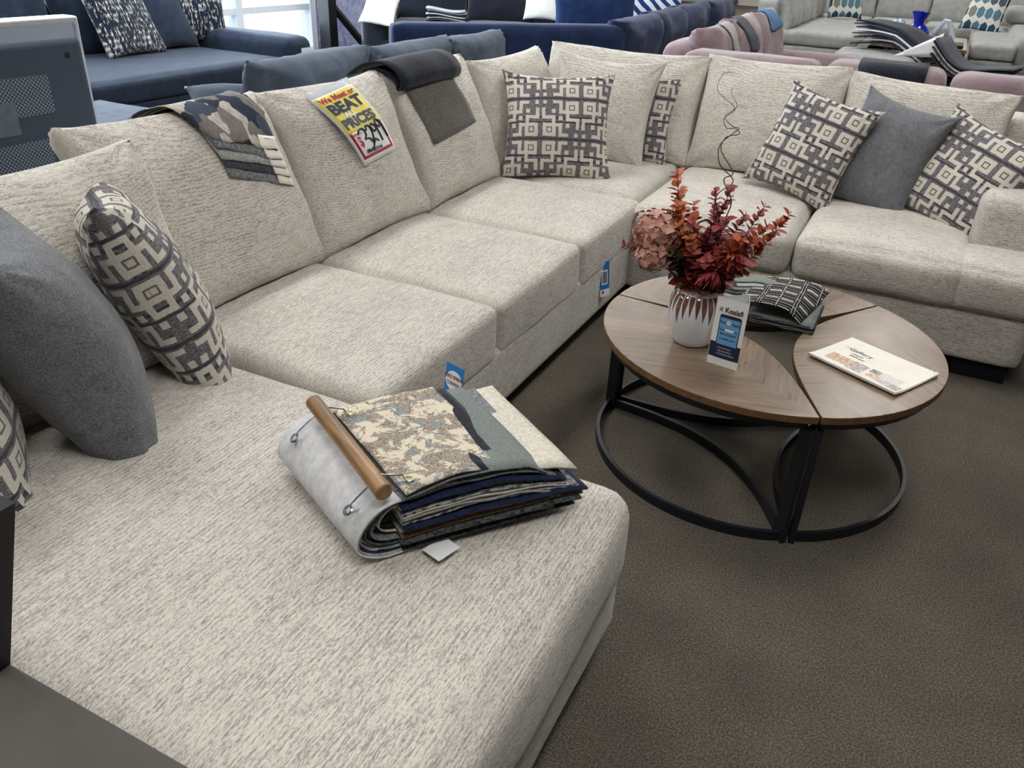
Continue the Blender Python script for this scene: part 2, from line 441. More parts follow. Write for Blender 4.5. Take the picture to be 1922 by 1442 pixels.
# ceiling lights
def ceiling_lights():
    fr = plain('fixture_white', (230, 230, 230), 0.5, 0.3, var=0.01)
    dm = NT('light_diffuser'); dm.b.inputs['Base Color'].default_value = (0.9, 0.9, 0.9, 1)
    dm.b.inputs['Emission Color'].default_value = (1.0, 0.985, 0.95, 1); dm.b.inputs['Emission Strength'].default_value = PANEL_E
    src = None
    for ix, x in enumerate((-5.6, -2.7, 0.2)):
        for iy, y in enumerate((0.4, 3.4, 6.6, 9.8, 13.0, 16.2, 19.4, 22.6)):
            if src is None:
                r = thing('ceiling_light', '', 'light', (x, y, ZC-0.04)); r['group'] = 'recessed ceiling lights above the showroom'
                a = MB()
                for s in (-1, 1): a.box((s*0.31, 0, 0), (0.03, 1.26, 0.06)); a.box((0, s*0.615, 0), (0.59, 0.03, 0.06))
                a.obj('light_frame', fr, r); d = MB(); d.box((0, 0, 0.0), (0.59, 1.2, 0.03)); d.obj('diffuser', dm.m, r); src = r
            else:
                r = src.copy(); C.objects.link(r); r.location = (x, y, ZC-0.04)
                for ch in list(src.children):
                    c = ch.copy(); C.objects.link(c); c.parent = r
            r['label'] = 'rectangular white ceiling light panel set in the showroom ceiling'
ceiling_lights()

# ============================================================ CREAM SECTIONAL
def sectional():
    t = thing('sectional_sofa', 'large cream woven U shaped sectional sofa with chaise, the one around the round coffee table', 'sofa', (-1.4, 2.4, 0))
    F_ = M['sofa']; YD = (0, 1, 0); XD = (1, 0, 0)
    # bases: left run (local x along world +y, front towards +x -> local -y = +x)
    def base(w, d, origin, xd, h=0.23, z=0.075, name='base', **k):
        return soft(name, w, d, h, F_, t, (origin[0], origin[1], z), xd, r=0.035, wob=0.002, **k)
    base(2.14, 1.14, (-1.622, 2.46), YD, h=0.25, seed=1)                 # three seat run  x -2.18..-1.08
    base(1.10, 1.27, (-1.64, 4.06), XD, seed=2)                 # corner
    base(1.66, 1.27, (-0.25, 4.045), XD, seed=3)                # right run, front at 3.41
    base(0.99, 1.80, (-1.26, 0.905), YD, seed=4)                # chaise  x -2.16..-0.36
    # back frames
    soft('back_frame', 3.95, 0.22, 0.74, F_, t, (-2.19, 2.45, 0.08), YD, r=0.06)
    soft('back_frame', 2.70, 0.22, 0.74, F_, t, (-0.77, 4.66, 0.08), XD, r=0.06)
    # seat cushions of the left run: front faces +x
    for i, (ya, yb) in enumerate(((1.415, 2.10), (2.10, 2.795), (2.795, 3.50))):
        soft('seat_cushion', yb-ya-0.006, 0.80, 0.20, F_, t, (-1.452, (ya+yb)/2, 0.275), YD, r=0.030, crown=0.022, front=0.004, seed=10+i, n=18)
    # corner and right run
    soft('seat_cushion', 0.80, 0.80, 0.185, F_, t, (-1.50, 3.915, 0.285), XD, r=0.04, crown=0.03, front=0.0, seed=14, n=18)
    soft('seat_cushion', 0.715, 0.92, 0.185, F_, t, (-0.715, 3.84, 0.285), XD, r=0.05, crown=0.035, front=0.02, seed=15, n=18)
    soft('seat_cushion', 0.66, 0.92, 0.185, F_, t, (-0.02, 3.84, 0.285), XD, r=0.05, crown=0.035, front=0.02, seed=16, n=18)
    soft('seat_cushion', 0.36, 0.34, 0.185, F_, t, (0.42, 3.555, 0.285), XD, r=0.045, crown=0.012, front=0.02, seed=17, n=14)
    # chaise cushion
    soft('chaise_cushion', 0.985, 1.56, 0.235, F_, t, (-1.135, 0.905, 0.235), YD, r=0.055, crown=0.03, front=0.02, wob=0.006, seed=18, n=24)
    # back cushions
    bc = dict(pinch=0.055, pw=0.26, wrk=0.010, n=28, ear=0.025)
    def back_l(y0, y1, zt=1.0, xt=-2.03, x0=-1.83, dz=0.0, seed=0, tt=0.27):
        pillow('back_cushion', F_, (x0, y0, 0.455), (x0, y1, 0.455+dz), (xt, y0, zt), tt, t, seed=seed, **bc)
    back_l(0.80, 1.47, 0.985, -1.86, -1.66, seed=1)
    back_l(1.40, 2.13, 1.005, -2.03, -1.79, seed=2)
    back_l(2.10, 2.81, 1.0, -2.03, -1.79, seed=3)
    back_l(2.80, 3.48, 1.0, -2.03, -1.79, seed=4)
    back_l(3.50, 4.36, 0.965, -2.03, -1.86, seed=5)
    def back_r(xa, xb, zt=1.0, dz=0.0, seed=0, yt=4.48, y0=4.28):
        pillow('back_cushion', F_, (xa, y0, 0.455), (xb, y0, 0.455+dz), (xa, yt, zt), 0.27, t, seed=seed, **bc)
    back_r(-1.97, -1.05, 0.985, seed=6); back_r(-1.075, -0.355, 1.0, seed=7); back_r(-0.395, 0.36, 0.99, dz=-0.035, seed=8)
    # arm on the right end
    soft('armrest', 0.28, 0.86, 0.595, F_, t, (0.43, 4.15, 0.075), XD, r=0.045, crown=0.012, front=0.01, seed=20)
    soft('back_frame', 0.28, 0.24, 0.78, F_, t, (0.47, 4.66, 0.075), XD, r=0.05, seed=21)
    # block feet
    for (x, y, wx, wy) in ((0.45, 3.49, 0.20, 0.08), (0.45, 4.6, 0.20, 0.08), (-0.95, 3.5, 0.12, 0.08), (-0.46, 1.28, 0.06, 0.16), (-0.46, 0.50, 0.06, 0.16), (-1.15, 2.0, 0.05, 0.2), (-1.15, 3.2, 0.05, 0.2), (-2.1, 0.5, 0.06, 0.2), (-2.1, 2.4, 0.06, 0.2), (-2.1, 4.6, 0.06, 0.2)):
        m = MB(); m.box((x+1.4, y-2.4, 0.04), (wx, wy, 0.08)); m.obj('leg', M['black'], t)

sectional()

# ============================================================ THROW PILLOWS ON THE SECTIONAL
def tp(label, mat, bl, br, tl, t=0.17, **k):
    o = pillow('throw_pillow', mat, bl, br, tl, t, **k)
    tag(o, label, 'pillow', 'throw pillows on the cream sectional')
kw = dict(pinch=0.11, pw=0.40, wrk=0.007, n=34, ear=0.03)
tp('key patterned pillow standing upright at the front of the sofa corner, square to the viewer', M['key'], (-1.765, 3.46, 0.46), (-1.285, 3.70, 0.465), (-1.86, 3.66, 0.93), 0.17, seed=31, **kw)
tp('plain cream pillow right behind the upright patterned pillow in the sofa corner', M['sofa'], (-1.78, 4.03, 0.475), (-1.20, 4.03, 0.465), (-1.84, 4.20, 0.98), 0.15, seed=32, **kw)
tp('key patterned pillow almost hidden behind the cream corner pillow, only its right edge showing', M['key'], (-1.60, 4.16, 0.47), (-1.15, 4.17, 0.465), (-1.60, 4.26, 0.90), 0.12, seed=33, **kw)
tp('key patterned pillow leaning tilted on the right run, left of the grey pillow', M['key'], (-0.745, 3.98, 0.54), (-0.33, 3.86, 0.455), (-0.545, 4.10, 0.965), 0.16, seed=34, **kw)
tp('grey felt pillow standing tilted between two patterned pillows on the right run', M['greyfelt'], (-0.41, 4.05, 0.50), (-0.02, 3.90, 0.43), (-0.23, 4.16, 0.965), 0.17, seed=35, **kw)
tp('key patterned pillow leaning against the sofa arm at the far right', M['key'], (-0.07, 4.02, 0.52), (0.33, 3.79, 0.40), (0.11, 4.14, 0.94), 0.16, seed=36, **kw)
tp('key patterned pillow seen edge on at the chaise head, right of grey pillow', M['key'], (-1.29, 1.185, 0.435), (-1.63, 1.405, 0.44), (-1.60, 1.165, 0.93), 0.21, seed=37, **{**kw, 'ear': 0.07})
tp('grey felt pillow leaning on the chaise between two patterned pillows', M['greyfelt'], (-1.235, 0.895, 0.43), (-1.60, 1.11, 0.45), (-1.44, 0.81, 0.95), 0.24, seed=38, **{**kw, 'ear': 0.08})
tp('key patterned pillow on the chaise, cut by the left edge of the photo', M['key'], (-1.285, 0.655, 0.435), (-1.64, 0.84, 0.45), (-1.46, 0.59, 0.89), 0.19, seed=39, **kw)

# ============================================================ COFFEE TABLE PETALS
CT = V((-0.273, 2.457)); RT = 0.525; TT = 0.43
def petal_outline(R, inset=0.0, gap=0.006, inner=0.46, n=26, L=None):
    """lens outline in a local frame: chord along x from tip A(-c,0) to B(c,0); outer arc on -y, inner arc on +y"""
    c = R*math.cos(PI/6) - gap - inset*1.6
    pts = []
    y0 = R/2   # distance centre - chord ; table centre sits at (0, +R/2)
    Ro = R - inset
    a0 = math.atan2(-y0, -c); a1 = math.atan2(-y0, c)
    for i in range(n+1):
        a = -PI + (PI + a0) + (a1 - a0)*i/n if False else a0 + (a1-a0)*i/n
        r = math.hypot(c, y0) + (Ro - math.hypot(c, y0))*max(0.0, math.sin(PI*i/n))**0.5
        pts.append((r*math.cos(a), y0 + r*math.sin(a)))
    Lh = inner*2*c/0.9
    P0 = V((c, 0)); P3 = V((-c, 0)); P1 = P0 + V((-math.cos(PI/6), math.sin(PI/6)))*(Lh-inset*1.2); P2 = P3 + V((math.cos(PI/6), math.sin(PI/6)))*(Lh-inset*1.2)
    for i in range(1, n):
        s = i/n; q = P0*(1-s)**3 + P1*3*s*(1-s)**2 + P2*3*s*s*(1-s) + P3*s**3
        pts.append((q.x, q.y))
    return pts
def offset_ring(pts, d):
    """inner offset of a closed polyline"""
    n = len(pts); out = []
    for i in range(n):
        p0, p1, p2 = V(pts[i-1]), V(pts[i]), V(pts[(i+1) % n])
        t1 = (p1-p0).normalized(); t2 = (p2-p1).normalized()
        n1 = V((-t1.y, t1.x)); n2 = V((-t2.y, t2.x)); b = (n1+n2)
        if b.length < 1e-4: b = n1
        b.normalize(); k = min(1/max(0.45, b.dot(n1)), 1.8)
        out.append((p1.x + b.x*d*k, p1.y + b.y*d*k))
    return out
def band(m, outer, inner, z0, z1):
    n = len(outer)
    vs = [V((*p, z0)) for p in outer]+[V((*p, z0)) for p in inner]+[V((*p, z1)) for p in outer]+[V((*p, z1)) for p in inner]
    fs = []
    for i in range(n):
        j = (i+1) % n
        fs += [(i, j, 2*n+j, 2*n+i), (n+j, n+i, 3*n+i, 3*n+j), (2*n+i, 2*n+j, 3*n+j, 3*n+i), (j, i, n+i, n+j)]
    m.add(vs, fs)
def petal(ang, label):
    """ang = direction (deg) from table centre to the middle of the outer arc"""
    a = math.radians(ang); rz = a + PI/2    # local -y looks outward
    mid = CT + V((math.cos(a), math.sin(a)))*RT/2
    t = thing('coffee_table', label, 'table', (mid.x, mid.y, 0), rz, 'petal shaped coffee tables set in a circle')
    top = petal_outline(RT, 0.0)
    m = MB(); m.prism(top, TT-0.022, TT)
    o = m.obj('tabletop', [M['wood'], M['woodedge']], t, False, 0.002)
    for p in o.data.polygons:
        if abs(p.normal.z) < 0.5: p.material_index = 1
    fr = petal_outline(RT, 0.018)
    m = MB(); band(m, fr, offset_ring(fr, 0.022), TT-0.050, TT-0.0225); m.obj('top_rim', M['black_metal'], t, False)
    bs = petal_outline(RT, 0.012, inner=0.42)
    m = MB(); band(m, bs, offset_ring(bs, 0.012), 0.0, 0.032); m.obj('base_ring', M['black_metal'], t, False)
    for s in (-1, 1):
        m = MB(); c = RT*math.cos(PI/6)-0.035
        m.box((s*c, 0.0, (TT-0.05)/2), (0.040, 0.016, TT-0.05), 0, Matrix.Rotation(-s*math.radians(14), 3, 'Z')); m.obj('leg', M['black_metal'], t)
    return t
petal(236, 'front left petal coffee table carrying the white vase and the brochure stand')
petal(116, 'rear petal coffee table carrying the pile of fabric samples, next to the sofa')
petal(-4, 'right petal coffee table with the folded catalogue lying on it')

# ============================================================ VASE AND STEMS
def vase_mat():
    m = NT('white_glaze_brown_drips', 0.10, 0.6); co = m.tc(); m.b.inputs['Coat Weight'].default_value = 0.5
    s = m.new('ShaderNodeSeparateXYZ'); m.l.new(co, s.inputs[0])
    a = m.math('MULTIPLY', m.math('ARCTAN2', s.outputs[1], s.outputs[0]), 26/(2*PI))
    a = m.math('ADD', a, 100.0)
    k = m.math('FLOOR', a); fr = m.math('ABSOLUTE', m.math('SUBTRACT', m.math('FRACT', a), 0.5))
    wn = m.new('ShaderNodeTexWhiteNoise', noise_dimensions='1D'); m.set(wn.inputs['W'], k)
    lo = m.math('MULTIPLY_ADD', wn.outputs[0], 0.045, 0.072)
    wd = m.math('MULTIPLY', m.math('MINIMUM', m.math('MULTIPLY', m.math('SUBTRACT', s.outputs[2], lo), 20.0), 1.0), 0.41)
    hit = m.math('MULTIPLY', m.math('LESS_THAN', fr, wd), m.math('LESS_THAN', s.outputs[2], 0.170))
    n = m.noise(co, 60, 3)
    m.color(m.mix(hit, lin(222, 224, 228), m.ramp(n, [(0.3, lin(92, 58, 46)), (0.7, lin(128, 84, 68))])))
    return m.m
VX, VY = -0.470, 2.262
def vase():
    m = MB()
    prof = [(0.0, 0.0), (0.050, 0.0), (0.056, 0.004), (0.066, 0.03), (0.078, 0.065), (0.085, 0.10), (0.086, 0.125), (0.081, 0.150), (0.068, 0.172), (0.050, 0.186), (0.043, 0.194), (0.0415, 0.205), (0.044, 0.220),
            (0.041, 0.221), (0.038, 0.205), (0.040, 0.19), (0.07, 0.16), (0.08, 0.11), (0.06, 0.02), (0.0, 0.012)]
    m.lathe(prof, 72)
    o = m.obj('vase', vase_mat(), None, True); o.location = (VX, VY, TT)
    sb = o.modifiers.new('sub', 'SUBSURF'); sb.levels = 1; sb.render_levels = 1
    tag(o, 'white glazed bulbous vase with brown drip stripes, full of red stems', 'vase')
vase()
def leaf_mat(name, c1, c2, c3, rough=0.5):
    m = NT(name, rough, 0.3)
    g = m.new('ShaderNodeNewGeometry'); n = m.noise(m.tc(), 18, 2)
    f = m.math('MULTIPLY_ADD', g.outputs['Random Per Island'], 0.55, m.math('MULTIPLY', n, 0.5))
    m.color(m.ramp(f, [(0.2, lin(*c1)), (0.5, lin(*c2)), (0.85, lin(*c3))]))
    m.b.inputs['Subsurface Weight'].default_value = 0.0
    return m.m
LM = {'orange': leaf_mat('orange_leaf', (140, 70, 44), (190, 108, 66), (212, 142, 100)),
      'red': leaf_mat('red_leaf', (92, 34, 42), (146, 60, 62), (174, 88, 80)),
      'rust': leaf_mat('rust_leaf', (126, 46, 38), (176, 80, 52), (200, 112, 76)),
      'pink': leaf_mat('dusty_pink_petal', (160, 108, 98), (198, 146, 130), (216, 172, 154)),
      'green': leaf_mat('dark_green_leaf', (44, 50, 38), (66, 66, 46), (90, 78, 54)),
      'bloom': leaf_mat('crimson_bloom', (120, 36, 46), (152, 58, 64), (176, 84, 84))}
M['stem'] = plain('stem_brown', (66, 38, 36), 0.6, 0.3)
def leaf(m, p, d, nrm, L, Wd, curl=0.25, seg=4):
    """one cupped leaf from base point p along d"""
    d = d.normalized(); s = d.cross(nrm)
    if s.length < 1e-3: s = d.cross(V((0.3, 0.9, 0.1)))
    s.normalize(); up = s.cross(d)
    vs = []; fs = []
    for i in range(seg+1):
        t = i/seg; wv = Wd/2*max(0.0, math.sin(PI*t**0.8))**0.75
        c = p + d*(L*t) + up*(-curl*L*t*t)
        vs += [c - s*wv + up*(wv*0.35), c, c + s*wv + up*(wv*0.35)]
    for i in range(seg):
        for k in range(2): a = i*3+k; fs.append((a, a+1, a+4, a+3))
    m.add(vs, fs)
def curve_pts(a, b, bow, n=10):
    a, b = V(a), V(b); out = []
    for i in range(n+1):
        t = i/n; out.append(a.lerp(b, t) + V(bow)*math.sin(PI*t)*1.0)
    return out
MOUTH = V((VX, VY, TT+0.205))
def branch(label, tip, kind, bow=(0, 0, 0), L=0.026, n=22, frm=0.25, name='leaf_branch', cat='branch', spread=1.0, seed=0):
    rnd = random.Random(seed)
    t = thing(name, label, cat, MOUTH, 0, 'faux stems in the vase')
    tip = V(tip) - MOUTH
    st = V((rnd.uniform(-.02, .02), rnd.uniform(-.02, .02), -0.06))
    pts = curve_pts(st, tip, bow, 12)
    m = MB(); m.tube(pts, [0.0022-0.0012*i/12 for i in range(13)], 6); m.obj('stem', M['stem'], t, True)
    m = MB()
    for i in range(n):
        f = frm + (1-frm)*(i/(n-1))**0.9
        k = min(11, int(f*12)); p = pts[k].lerp(pts[k+1], min(1, f*12-k)); tg = (pts[k+1]-pts[k]).normalized()
        for sgn in (-1, 1):
            ph = i*2.4 + rnd.uniform(-.3, .3); a = tg.cross(V((math.cos(ph), math.sin(ph), 0.3))).normalized()*sgn
            sz = L*1.25*(1.15-0.50*f)*rnd.uniform(.85, 1.25)
            leaf(m, p, a*spread + tg*rnd.uniform(0.4, 0.9), tg + V((rnd.uniform(-.4, .4), rnd.uniform(-.4, .4), .4)), sz, sz*0.86, rnd.uniform(.0, .25))
    leaf(m, pts[-1], (pts[-1]-pts[-2]), V((1, 0, 0)), L*0.6, L*0.3)
    m.obj('leaves', LM[kind], t, True)
    return t
B = branch
B('tallest upright branch with orange leaves, rising left of centre in the vase', (-0.584, 2.25, 0.930), 'orange', (-0.012, 0, 0.0), 0.032, 20, 0.28, seed=1)
B('short upright red branch just left of the coiled twigs', (-0.474, 2.27, 0.892), 'red', (0.004, 0, 0), 0.027, 18, 0.25, seed=2)
B('upright red branch reaching up beside the coiled twigs, right of its twin', (-0.428, 2.25, 0.915), 'red', (-0.008, 0, 0), 0.027, 19, 0.25, seed=3)
B('long low branch reaching furthest right with rust red leaves', (-0.262, 2.24, 0.868), 'rust', (0.012, -.01, -0.02), 0.030, 24, 0.2, seed=4)
B('red branch slanting right above the longest rust branch', (-0.335, 2.27, 0.872), 'red', (0.0, 0, -0.01), 0.026, 16, 0.3, seed=5)
B('small dark red sprig poking out at the far left under the pink hydrangea', (-0.700, 2.22, 0.705), 'bloom', (-0.0, 0, 0.03), 0.024, 16, 0.25, seed=6)
B('orange leafed branch leaning left of the tallest one', (-0.560, 2.22, 0.850), 'orange', (-0.02, 0, 0.0), 0.034, 16, 0.25, seed=7)
B('rust coloured branch in the middle of the bouquet, right of the tallest', (-0.510, 2.21, 0.820), 'rust', (-0.0, 0, 0.0), 0.033, 14, 0.2, seed=8)
B('orange red branch leaning right in front of the bouquet', (-0.370, 2.19, 0.790), 'rust', (0.01, 0, 0.01), 0.036, 16, 0.12, seed=9)
B('dark green leafed sprig low at the left of the vase mouth', (-0.545, 2.17, 0.730), 'green', (-0.0, 0, 0.01), 0.034, 9, 0.2, seed=10)
B('dark red low branch hanging right of the vase mouth', (-0.375, 2.18, 0.730), 'red', (0.01, -.01, 0.015), 0.034, 14, 0.12, seed=11)
B('deep red branch low behind the hydrangea at the back left', (-0.560, 2.33, 0.800), 'red', (0.0, 0.01, 0.0), 0.034, 14, 0.15, seed=12)
B('deep red branch at the back right of the bouquet', (-0.395, 2.34, 0.815), 'red', (0.0, 0.01, 0.0), 0.034, 15, 0.15, seed=13)
B('maroon low sprig in front, just over the vase mouth', (-0.485, 2.16, 0.745), 'red', (0.0, -.01, 0.01), 0.034, 12, 0.1, seed=14)
FILL = [((-0.545, 2.19, 0.80), 'orange', 'orange leafed filler branch between the hydrangea and the tallest branch'), ((-0.500, 2.18, 0.775), 'orange', 'orange filler branch in front of the tallest branch'),
        ((-0.530, 2.28, 0.84), 'rust', 'rust filler branch behind the tallest orange branch'), ((-0.455, 2.20, 0.80), 'red', 'dark red filler branch at the middle of the bouquet'),
        ((-0.420, 2.22, 0.83), 'red', 'dark red filler branch right of the middle, under the coils'), ((-0.345, 2.22, 0.79), 'rust', 'rust filler branch at the right of the bouquet'),
        ((-0.315, 2.25, 0.825), 'rust', 'bright rust branch halfway along the right side'), ((-0.350, 2.17, 0.74), 'bloom', 'crimson low sprig at the right of the bouquet'),
        ((-0.440, 2.14, 0.735), 'red', 'dark red sprig drooping over the vase rim in front'), ((-0.575, 2.20, 0.72), 'red', 'dark red sprig under the hydrangea heads'),
        ((-0.600, 2.28, 0.79), 'pink', 'pinkish sprig behind the large hydrangea'), ((-0.470, 2.33, 0.83), 'red', 'dark red filler branch at the very back of the bouquet')]
for i_, (tp_, kd_, lb_) in enumerate(FILL): B(lb_, tp_, kd_, (0, 0, 0.01), 0.034, 15, 0.12, seed=40+i_)
def bloom(label, c, r, mat, n, L, spiky=False, name='hydrangea_stem', cat='flower', seed=0):
    rnd = random.Random(seed); t = thing(name, label, cat, MOUTH, 0, 'faux stems in the vase')
    c = V(c)-MOUTH; m = MB(); m.tube(curve_pts(V((0, 0, -0.06)), c, (-0.01, 0, 0.01), 8), 0.002, 6); m.obj('stem', M['stem'], t, True)
    m = MB()
    for i in range(n):
        z = 1-2*(i+.5)/n; ph = i*2.39996; q = V((math.sqrt(1-z*z)*math.cos(ph), math.sqrt(1-z*z)*math.sin(ph), z))
        if spiky:
            for k in range(2): leaf(m, c+q*r*0.2, q+V((rnd.uniform(-.3, .3), rnd.uniform(-.3, .3), rnd.uniform(-.3, .3))), V((rnd.random(), rnd.random(), 1)), L*rnd.uniform(.8, 1.2), L*0.22, 0.2, 3)
        else:
            b = c+q*r*rnd.uniform(.78, 1.12); qq = (q+V((rnd.uniform(-.5, .5), rnd.uniform(-.5, .5), rnd.uniform(-.5, .5)))).normalized(); a = qq.cross(V((.2, .4, .8))).normalized(); bb = qq.cross(a); r0 = rnd.random()*2
            for k in range(4):
                an = r0+k*PI/2; leaf(m, b, (a*math.cos(an)+bb*math.sin(an)) + q*0.25, q, L, L*0.98, 0.25, 4)
    m.obj('petals', mat, t, True)
bloom('large dusty pink hydrangea head at the left of the bouquet', (-0.610, 2.20, 0.770), 0.064, LM['pink'], 64, 0.021, seed=1)
bloom('smaller dusty pink hydrangea head low at the left of the bouquet', (-0.600, 2.16, 0.710), 0.040, LM['pink'], 30, 0.021, seed=2)
bloom('spiky crimson bloom hanging over the right side of the vase mouth', (-0.420, 2.175, 0.708), 0.047, LM['bloom'], 46, 0.055, True, 'spiky_flower_stem', seed=3)
bloom('spiky orange red bloom above the crimson one in the bouquet', (-0.385, 2.20, 0.745), 0.05, LM['rust'], 40, 0.05, True, 'spiky_flower_stem', seed=4)
def twig(label, pts, seed):
    t = thing('curly_twig', label, 'twig', MOUTH, 0, 'faux stems in the vase')
    P = [V(p)-MOUTH for p in pts]; out = []
    for i in range(len(P)-1):   # catmull-rom
        p0, p1, p2, p3 = P[max(i-1, 0)], P[i], P[i+1], P[min(i+2, len(P)-1)]
        for k in range(8):
            s = k/8; out.append(0.5*((2*p1)+(p2-p0)*s+(2*p0-5*p1+4*p2-p3)*s*s+(3*p1-p0-3*p2+p3)*s**3))
    out.append(P[-1]); n = len(out)
    m = MB(); m.tube(out, [0.0019-0.0014*i/n for i in range(n)], 6); m.obj('stem', M['stem'], t, True)
twig('thin dark coiled twig, the taller of the two rising above the red branches', [(-.45, 2.26, .66), (-.43, 2.25, .82), (-.418, 2.23, .885), (-.452, 2.25, .935), (-.425, 2.22, .965), (-.475, 2.26, 1.01), (-.463, 2.24, 1.05), (-.425, 2.22, 1.07), (-.475, 2.25, 1.095), (-.455, 2.25, 1.125), (-.505, 2.24, 1.165), (-.500, 2.25, 1.205), (-.480, 2.25, 1.212)], 1)
twig('thin dark coiled twig, the shorter one crossing its taller twin', [(-.455, 2.26, .66), (-.445, 2.26, .80), (-.465, 2.25, .885), (-.43, 2.27, .93), (-.470, 2.25, .975), (-.475, 2.24, 1.03), (-.435, 2.25, 1.075), (-.470, 2.26, 1.07), (-.478, 2.25, 1.10), (-.450, 2.25, 1.13), (-.470, 2.25, 1.16), (-.47, 2.25, 1.175)], 2)

# ============================================================ BROCHURE STAND
def brochure():
    A, Bp, Cc = V((-0.393, 2.150)), V((-0.301, 2.136)), V((-0.318, 2.222))
    t = thing('brochure_stand', 'white triangular cardboard brochure stand with a phone picture, right of the vase', 'sign', (A.x, A.y, TT), 0)
    x = (Bp-A).normalized(); rz = math.atan2(x.y, x.x); t.rotation_euler = (0, 0, rz)
    w_ = (Bp-A).length; H_ = 0.207
    loc = lambda p: V(((p-A).dot(x), (p-A).dot(V((-x.y, x.x)))))
    c3 = loc(Cc); P = [V((0, 0)), V((w_, 0)), c3]
    m = MB(); n = 3
    # thin card walls
    Q = [V((0.0012, 0.0006)), V((w_-0.0016, 0.0006)), c3+V((-0.0004, -0.0014))]
    vs = [V((*p, 0)) for p in P]+[V((*p, 0)) for p in Q]+[V((*p, H_-(0.0 if i != 2 else 0.004))) for i, p in enumerate(P)]+[V((*p, H_-(0 if i != 2 else 0.004))) for i, p in enumerate(Q)]
    fs = []
    for i in range(3):
        j = (i+1) % 3; fs += [(i, j, 6+j, 6+i), (3+j, 3+i, 9+i, 9+j), (6+i, 6+j, 9+j, 9+i), (j, i, 3+i, 3+j)]
    m.add(vs, fs); m.obj('card_body', M['white_paper'], t)
    S1 = lambda y: (lambda px, pz: (px, y, pz))
    def quad(name, x0, x1, z0, z1, mat, y, rad=0.0):
        m = MB(); pts = []
        if rad:
            for cx, cz, a0 in ((x1-rad, z1-rad, 0), (x0+rad, z1-rad, 90), (x0+rad, z0+rad, 180), (x1-rad, z0+rad, 270)):
                for k in range(5): a = math.radians(a0+k*22.5); pts.append((cx+rad*math.cos(a), cz+rad*math.sin(a)))
        else: pts = [(x1, z1), (x0, z1), (x0, z0), (x1, z0)]
        vs = [V((p[0], y, p[1])) for p in pts]; m.add(vs, [tuple(range(len(vs)-1, -1, -1))][:1]); return m.obj(name, mat, t)
    navy = M['navyink']
    quad('navy_panel', 0.001, w_-0.001, 0.025, 0.072, navy, -0.0004)
    quad('phone_picture', 0.017, w_-0.012, 0.027, 0.160, plain('phone_dark', (46, 42, 52), 0.4, 0.4), -0.0008, 0.007)
    quad('phone_screen', 0.0195, w_-0.0145, 0.068, 0.150, M['skyblue'], -0.0012)
    quad('phone_lower_screen', 0.0195, w_-0.0145, 0.025, 0.068, navy, -0.0012)
    cx = (0.0195+w_-0.0145)/2
    def T(s, size, x_, z_, mat, bold=0.0002, al='CENTER', sx=1.0):
        text_on('lettering', s, size, mat, t, lambda a, b: (x_+a, -0.0016, z_+b), bold, al, sx)
    text_on('lettering', 'Koalafi', 0.02, M['ink'], t, lambda a, b: (cx+0.006+a, -0.0016, 0.1745+b), 0.0003, fit=(0.052, 0.0165))
    # small crossed leaf mark before the name
    m = MB()
    for a, b in (((0.012, 0.180), (0.017, 0.175)), ((0.022, 0.180), (0.017, 0.175)), ((0.012, 0.168), (0.017, 0.173)), ((0.022, 0.168), (0.017, 0.173)), ((0.011, 0.174), (0.015, 0.174))):
        m.tube([(a[0], -0.0014, a[1]), (b[0], -0.0014, b[1])], 0.0007, 5)
    m.obj('logo_mark', M['ink'], t)
    T('Text', 0.0105, cx-0.020, 0.136, navy); T('Apply', 0.0105, cx+0.018, 0.136, navy)
    m = MB(); m.add([V((cx-0.004+0.0065*math.cos(a*PI/12), -0.0014, 0.137+0.0065*math.sin(a*PI/12))) for a in range(24)], [tuple(range(23, -1, -1))]); m.obj('white_dot', M['white_paper'], t)
    text_on('lettering', 'to', 0.007, navy, t, lambda a, b: (cx-0.004+a, -0.0018, 0.137+b), 0.0001)
    T('Text', 0.0085, cx-0.021, 0.114, navy); quad('white_bar', cx-0.011, cx+0.014, 0.111, 0.118, M['white_paper'], -0.0014, 0.002); T('to', 0.0085, cx+0.021, 0.114, navy)
    T('844.323.8337', 0.0093, cx, 0.101, navy, sx=0.95); T('to apply now!', 0.0085, cx, 0.087, navy)
    for i, s in enumerate(('No Credit Needed', 'High Approval Rates', 'Flexible Payment Options')): T(s, 0.0058, 0.027, 0.057-0.0095*i, M['white_paper'], 0.00005, 'LEFT', 0.82)
    for i in range(3): T('v', 0.006, 0.0235, 0.057-0.0095*i, M['skyblue'])
brochure()

